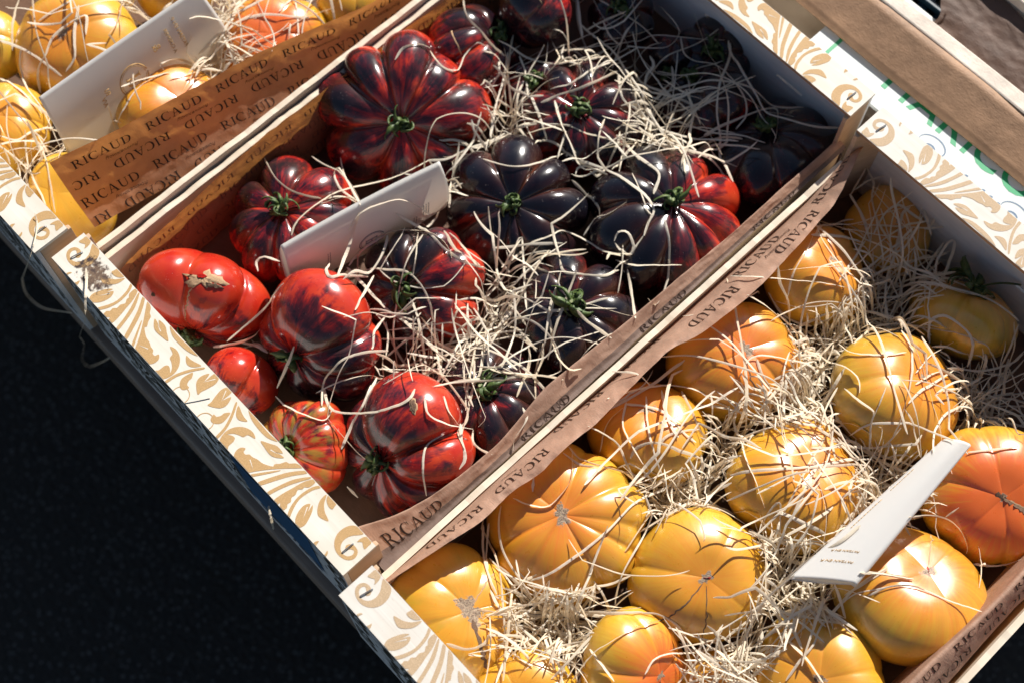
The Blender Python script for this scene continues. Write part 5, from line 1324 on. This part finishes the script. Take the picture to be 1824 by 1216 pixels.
(3,0.17,[(40.08,37.74,-5.40),(40.01,36.38,-5.40),(39.36,35.48,-5.40),(37.25,34.55,-5.40)]),
(3,0.21,[(40.29,26.03,-4.25),(41.78,24.72,-2.95),(43.44,23.76,-2.33),(44.89,23.06,-2.72)]),
(3,0.22,[(41.82,23.25,-3.68),(42.78,24.29,-2.38),(43.91,25.52,-2.01),(45.15,27.35,-2.75),(46.80,30.59,-4.05)]),
(3,0.13,[(39.56,26.67,-5.40),(40.33,27.89,-5.40),(41.57,28.99,-4.55),(43.69,29.13,-3.25),(45.67,28.95,-3.28)]),
(3,0.14,[(45.99,23.78,-2.63),(45.46,25.44,-2.22),(44.76,27.81,-2.88),(44.23,30.05,-3.57)]),
(3,0.21,[(46.71,23.65,-2.88),(46.01,25.63,-2.25),(45.31,28.04,-2.99)]),
(3,0.25,[(45.61,23.46,-2.81),(46.90,24.00,-2.76),(48.87,24.89,-3.80)]),
(3,0.16,[(45.01,34.59,-1.43),(45.39,33.58,-1.53),(45.82,32.50,-2.19)]),
(3,0.18,[(43.02,33.05,-2.86),(44.42,32.79,-1.97),(45.56,32.88,-1.84),(45.91,32.43,-2.28),(47.06,31.37,-3.58)]),
(3,0.20,[(46.77,34.94,-1.75),(46.83,36.91,-2.60),(47.25,39.99,-3.90)]),
(3,0.17,[(44.33,38.71,-2.86),(45.72,36.51,-2.04),(47.04,34.09,-1.97),(47.55,32.90,-3.10)]),
(3,0.17,[(45.44,31.27,-3.90),(45.89,32.16,-2.60),(46.94,33.27,-2.21),(47.94,34.37,-2.73),(49.27,34.42,-1.64),(50.56,34.35,-0.34)]),
(3,0.17,[(46.86,34.44,-1.80),(47.94,34.37,-2.73),(49.77,33.59,-4.03)]),
(3,0.17,[(50.09,33.07,-0.80),(49.26,34.84,-2.10),(48.97,36.83,-3.40),(49.33,38.72,-4.70)]),
(3,0.20,[(47.75,38.06,-3.36),(48.48,39.95,-4.66),(48.95,41.95,-5.40)]),
(3,0.17,[(47.39,31.83,-4.74),(47.54,32.63,-3.44),(47.48,33.58,-2.51)]),
(3,0.18,[(51.65,35.50,-2.51),(52.76,36.79,-2.34),(53.74,38.10,-2.29)]),
(3,0.22,[(48.61,27.83,-3.87),(47.98,28.23,-3.52),(47.31,29.85,-4.20),(46.69,31.40,-5.40)]),
(3,0.13,[(51.81,28.41,-0.32),(52.45,29.78,-1.62),(53.39,31.08,-2.92),(54.60,31.76,-3.98),(55.79,31.48,-4.67),(56.09,31.25,-5.40)]),
(3,0.20,[(56.90,31.11,-5.40),(57.92,31.98,-5.40),(58.53,32.92,-5.40),(58.79,33.34,-4.40)]),
(3,0.22,[(51.99,23.50,-0.32),(53.16,24.97,-1.62),(54.63,26.19,-2.08)]),
(3,0.17,[(52.32,22.64,-3.41),(52.62,23.70,-2.38),(53.09,25.60,-2.05)]),
(3,0.16,[(53.37,23.40,-2.29),(54.03,24.82,-1.84),(54.92,25.76,-1.85),(55.62,26.14,-1.91)]),
(3,0.23,[(48.80,19.86,-5.40),(49.02,20.96,-3.82),(49.25,22.68,-2.52),(49.73,24.07,-1.22),(50.01,26.00,-0.95)]),
(3,0.16,[(45.71,22.19,-4.41),(45.32,22.88,-3.11),(45.36,23.84,-2.45),(46.33,23.15,-3.14),(47.46,22.06,-4.44)]),
(3,0.15,[(53.51,31.64,-4.05),(53.70,32.53,-3.28)]),
(3,0.18,[(36.46,8.72,-4.10),(37.46,8.81,-4.57),(38.22,9.96,-3.38),(38.69,12.10,-2.82),(38.92,14.52,-2.67),(38.78,17.42,-3.26),(39.29,19.84,-4.56),(39.59,21.34,-4.13)]),
(3,0.21,[(33.08,11.68,-3.16),(34.23,12.06,-2.74),(35.16,12.92,-2.71),(35.20,14.29,-2.48),(34.78,15.41,-2.55),(33.50,16.72,-3.29)]),
(3,0.14,[(32.96,16.92,-3.69),(34.14,16.82,-3.32),(35.63,17.50,-3.07),(36.87,18.58,-4.37),(37.83,19.48,-4.55)]),
(3,0.17,[(33.09,16.21,-3.12),(34.50,16.44,-2.95),(35.31,17.07,-2.86)]),
(3,0.17,[(31.37,22.56,-2.67),(32.87,23.22,-1.37),(33.82,23.72,-2.67)]),
(3,0.23,[(35.29,25.57,-4.78),(36.70,24.87,-3.74),(38.18,24.29,-3.89),(39.49,24.49,-5.19)]),
(3,0.18,[(32.77,20.58,-1.47),(33.37,22.89,-2.77),(34.29,24.96,-4.07),(35.89,26.13,-3.90),(37.37,26.50,-3.95),(38.58,27.08,-4.59),(39.05,26.55,-5.40)]),
(3,0.23,[(34.41,24.44,-4.02),(35.59,23.49,-3.31),(36.81,22.70,-2.75),(37.73,22.49,-2.77)]),
(3,0.15,[(34.01,23.30,-3.79),(35.61,21.73,-2.96),(37.20,20.65,-2.94),(38.22,20.24,-3.57),(38.98,20.03,-4.85)]),
(3,0.17,[(33.43,21.99,-3.65),(34.39,20.60,-3.25),(36.01,19.86,-3.11),(37.55,19.68,-3.90),(38.94,20.17,-4.36)]),
(3,0.21,[(33.44,21.79,-3.61),(34.55,22.72,-3.55),(35.90,23.14,-3.16),(37.78,23.02,-2.95),(38.71,23.28,-3.53)]),
(3,0.24,[(36.42,19.31,-3.55),(36.28,20.13,-3.07),(37.04,21.16,-2.73),(38.19,21.84,-2.87),(39.55,22.89,-4.17)]),
(3,0.18,[(37.48,20.74,-2.95),(37.13,21.79,-2.64),(37.68,23.13,-2.97),(38.22,24.24,-3.89)]),
(3,0.16,[(33.33,18.17,-0.98),(34.43,18.99,-2.28),(35.24,19.38,-3.39),(36.56,19.03,-3.89),(38.04,18.79,-5.19)]),
(3,0.14,[(34.47,18.45,-4.86),(33.56,20.01,-3.82),(33.56,21.47,-3.53)]),
(3,0.19,[(32.55,9.42,-5.40),(34.03,8.03,-5.17),(35.65,7.06,-3.87),(36.81,6.65,-3.93)]),
(3,0.15,[(32.83,9.71,-4.89),(34.17,8.25,-5.40),(35.22,7.46,-4.21)]),
(3,0.23,[(33.08,13.53,-2.78),(33.69,12.85,-2.84)]),
(3,0.23,[(37.03,2.09,-3.11),(38.15,2.85,-3.52),(38.61,3.90,-3.73),(38.40,4.60,-3.87),(39.06,5.32,-4.65)]),
(3,0.15,[(38.43,2.66,-3.65),(39.18,3.44,-4.01)]),
(3,0.16,[(37.57,8.20,-5.40),(38.97,8.83,-4.76),(40.42,10.03,-4.88)]),
(3,0.23,[(37.87,6.28,-4.30),(38.57,6.98,-5.40),(40.04,8.33,-5.40),(41.39,9.93,-4.79),(42.87,10.94,-3.49),(44.24,12.53,-3.68)]),
(3,0.21,[(44.01,6.45,-4.48),(43.83,8.26,-3.38),(44.14,9.56,-2.44),(44.62,11.32,-2.67),(45.28,13.08,-3.97)]),
(3,0.23,[(43.48,8.45,-3.55),(44.86,8.21,-3.00),(46.02,8.06,-2.97)]),
(3,0.17,[(39.60,4.97,-5.21),(40.78,4.84,-3.93),(41.75,5.08,-3.55)]),
(3,0.15,[(47.00,9.81,-3.19),(46.75,10.95,-3.28),(47.21,12.18,-4.26),(48.44,13.93,-5.40),(49.38,15.45,-5.40)]),
(3,0.17,[(44.12,12.49,-3.71),(44.95,13.22,-3.82),(46.46,13.65,-4.15),(47.76,13.39,-5.40),(48.68,12.07,-5.40)]),
(3,0.23,[(36.37,6.51,-3.72),(37.63,6.16,-4.12),(39.03,6.20,-5.40),(40.17,6.14,-5.40)]),
(3,0.16,[(37.59,7.58,-5.40),(38.34,6.34,-4.68),(39.06,5.32,-4.65),(39.47,4.75,-4.89)]),
(3,0.17,[(48.20,13.59,-5.40),(49.25,15.19,-5.40),(49.74,16.37,-5.40),(50.07,17.39,-5.40)]),
(3,0.18,[(49.85,15.74,-5.40),(49.53,17.03,-4.29),(49.01,18.62,-2.99),(49.22,20.94,-1.69)]),
(3,0.18,[(50.68,15.19,-5.40),(51.41,16.87,-5.05),(51.90,18.38,-3.75),(51.79,20.96,-5.05)]),
(3,0.18,[(53.40,16.07,-3.89),(53.19,17.54,-3.48),(53.14,18.90,-3.26),(52.71,20.23,-3.79),(52.59,22.38,-3.59),(52.67,23.77,-2.33),(53.17,25.71,-2.06)]),
(3,0.24,[(50.39,17.90,-5.40),(51.03,18.17,-4.52),(52.20,18.01,-3.64),(53.43,17.92,-3.35),(55.10,17.57,-3.35)]),
(3,0.15,[(45.60,23.51,-2.77),(46.97,23.93,-2.83),(48.80,24.79,-3.74)]),
(3,0.13,[(52.63,20.35,-3.89),(52.66,22.66,-3.11),(53.44,23.98,-2.03),(54.39,25.23,-1.80),(55.40,25.99,-1.88),(57.04,26.77,-2.09),(58.98,27.86,-2.24)]),
(3,0.24,[(52.07,23.56,-0.32),(53.19,24.99,-1.62),(54.69,26.22,-2.09)]),
(3,0.24,[(51.40,22.15,-1.45),(52.26,22.13,-2.75),(53.37,21.83,-4.05)]),
(3,0.25,[(50.23,17.73,-5.40),(51.09,16.45,-5.40),(51.70,15.44,-5.40)]),
(1,0.18,[(-18.07,11.27,-2.61),(-17.69,13.49,-2.22),(-17.63,14.05,-2.18)]),
(1,0.24,[(-19.81,8.43,-4.08),(-17.77,9.07,-3.67),(-15.56,9.51,-3.40),(-13.86,9.84,-3.85)]),
(1,0.24,[(-18.94,8.68,-4.82),(-20.64,10.01,-4.60),(-22.86,11.91,-5.40)]),
(1,0.16,[(-17.88,9.17,-3.60),(-17.04,8.12,-4.73),(-14.98,7.39,-4.22),(-12.95,7.14,-4.54),(-10.03,6.21,-5.40)]),
(1,0.22,[(-15.62,9.81,-3.22),(-16.21,11.20,-2.77),(-15.97,13.16,-2.29),(-15.53,14.05,-2.17),(-14.38,13.08,-2.45)]),
(1,0.23,[(-13.77,10.25,-3.61),(-13.99,11.39,-3.07),(-15.37,12.64,-2.50),(-16.65,14.14,-2.06)]),
(1,0.21,[(-14.87,8.04,-5.40),(-15.43,8.73,-4.14),(-15.72,9.91,-3.15)]),
(1,0.19,[(-17.77,6.56,-5.04),(-14.80,6.87,-3.74),(-12.67,6.93,-4.57)]),
(1,0.16,[(-12.61,3.45,-3.50),(-11.76,4.19,-3.92),(-11.79,5.44,-4.22),(-11.82,6.96,-5.40)]),
(1,0.17,[(-10.74,2.86,-5.40),(-11.03,4.22,-4.90),(-8.70,5.05,-1.73),(-6.90,6.60,-0.43),(-4.57,7.70,0.87)]),
(1,0.16,[(-11.34,5.30,-4.71),(-8.84,4.70,-3.95),(-6.81,3.64,-3.76),(-5.08,2.65,-3.99)]),
(1,0.14,[(-8.88,10.64,-3.07),(-8.63,10.43,-4.31),(-8.45,10.24,-5.40)]),
(1,0.20,[(-7.90,10.45,-4.36),(-8.02,11.54,-3.06),(-8.62,13.43,-2.92),(-8.25,15.50,-3.01)]),
(1,0.16,[(-9.07,12.18,-2.37),(-8.90,13.50,-2.75),(-8.08,15.74,-3.08)]),
(1,0.23,[(-8.54,15.51,-3.06),(-8.87,15.67,-2.74),(-8.70,16.81,-3.19),(-8.45,17.70,-4.41),(-7.83,18.19,-5.40)]),
(1,0.14,[(-7.60,15.38,-3.01),(-7.31,16.96,-3.79),(-7.63,18.93,-5.09),(-7.08,20.68,-4.58),(-6.54,22.80,-3.90)]),
(1,0.24,[(-8.94,18.66,-2.29),(-8.65,17.76,-3.28),(-7.71,18.09,-4.58),(-6.94,19.13,-5.40)]),
(1,0.21,[(-9.47,19.17,-1.19),(-9.18,20.23,-1.66),(-8.08,21.88,-2.96),(-6.80,23.03,-3.86)]),
(1,0.24,[(-7.64,19.49,-5.40),(-8.38,20.37,-4.25),(-10.68,22.18,-5.40)]),
(1,0.24,[(-11.03,24.38,-5.40),(-9.32,22.62,-4.15),(-8.49,20.20,-3.63),(-8.47,18.43,-4.06)]),
(1,0.24,[(-8.43,21.09,-3.78),(-8.44,22.62,-3.80),(-7.51,24.17,-3.61),(-6.08,25.46,-3.64),(-5.19,26.73,-4.23)]),
(1,0.20,[(-6.01,21.03,-4.46),(-6.36,22.19,-3.97),(-5.80,24.02,-3.93),(-5.71,25.14,-3.70)]),
(1,0.13,[(-9.19,24.75,-3.89),(-7.31,24.07,-3.30),(-4.65,23.05,-2.00),(-2.91,21.66,-0.70)]),
(1,0.22,[(-7.19,19.69,-5.40),(-6.22,21.02,-4.41),(-5.85,22.11,-4.11)]),
(1,0.15,[(-5.44,29.85,-4.49),(-4.51,29.27,-4.99)]),
(1,0.17,[(-6.98,25.26,-3.63),(-7.55,26.97,-4.36),(-8.33,28.82,-5.40)]),
(1,0.21,[(-5.59,24.43,-3.87),(-5.42,26.57,-4.04),(-5.25,29.02,-5.01)]),
]
def catmull(P, step=.22):
    P = [np.array(p, float) for p in P]; out = []
    P = [2 * P[0] - P[1]] + P + [2 * P[-1] - P[-2]]
    for i in range(1, len(P) - 2):
        L = np.linalg.norm(P[i + 1][:2] - P[i][:2]); n = max(2, int(L / step))
        for k in range(n):
            t = k / n
            out.append(.5 * ((2 * P[i]) + (-P[i - 1] + P[i + 1]) * t + (2 * P[i - 1] - 5 * P[i] + 4 * P[i + 1] - P[i + 2]) * t * t + (-P[i - 1] + 3 * P[i] - 3 * P[i + 1] + P[i + 2]) * t ** 3))
    out.append(P[-2]); return np.array(out)
for (key, wd, pts) in RUNS:
    Q = catmull(pts)
    z = np.maximum(Q[:, 2], conform(Q[:, 0], Q[:, 1], H0, .05, 1, 1)) + np.cumsum(npr.normal(0, .006, len(Q)))
    Q[:, 2] = z; Q[:, :2] += np.cumsum(npr.normal(0, .010, (len(Q), 2)), 0)
    add_strand(key, Q, wd * .85, npr.beta(1, 4))
WL_ = {1: 'pale wood wool strands scattered over the yellow tomatoes of the upper left crate', 2: 'tangled pale wood wool strands among the red and black tomatoes', 3: 'dense pale wood wool packed round the yellow tomatoes of the right crate'}
for key, (V, F_, A_) in WOOL.items():
    o = mesh('wood_wool', V, F_, M['straw'], smooth=False)
    at = o.data.attributes.new('tint', 'FLOAT', 'POINT'); at.data.foreach_set('value', np.array(A_, dtype=np.float32))
    tag(o, WL_[key], 'wood wool', kind='stuff')
# three strands that hang over the front rails
def loose(pts, label, wd=.2):
    global WOOL
    WOOL[9] = ([], [], []); Q = catmull(pts, .2); add_strand(9, Q, wd, .25)
    V, F_, A_ = WOOL[9]; o = mesh('straw_strand', V, F_, M['straw'], smooth=False)
    at = o.data.attributes.new('tint', 'FLOAT', 'POINT'); at.data.foreach_set('value', np.array(A_, dtype=np.float32))
    tag(o, label, 'straw', 'loose strands hanging over the front of the crates'); del WOOL[9]
LOOSE = [
([(-3.00,1.14,0.80),(-2.10,0.62,0.70),(0.27,-0.90,2.51),(-12.35,-1.20,-20.41),(-15.84,-1.30,-26.92),(-22.52,-1.30,-40.85),(-19.66,-1.10,-39.60),(-2.58,-0.80,-12.60)],'long curling straw hanging from the corner staple of the upper left crate',0.13),
([(2.44,1.18,0.35),(3.17,0.66,0.30),(4.51,-0.30,0.75),(3.88,-1.00,-2.53),(-5.71,-1.10,-22.39),(-6.08,-1.10,-24.56),(-19.34,-1.10,-52.84),(-18.92,-1.00,-54.20),(-7.02,-0.80,-31.19),(-0.49,-0.50,-18.30)],'kinked straw hanging over the mouldy front corner of the middle crate',0.14),
([(22.01,-0.20,-4.32),(24.62,-0.90,2.36),(24.41,-1.00,0.31),(22.45,-0.80,-7.70)],'short white straw stuck to the front panel beside the blue sticker',0.16),
]
for pts, lab, wd in LOOSE: loose(pts, lab, wd)
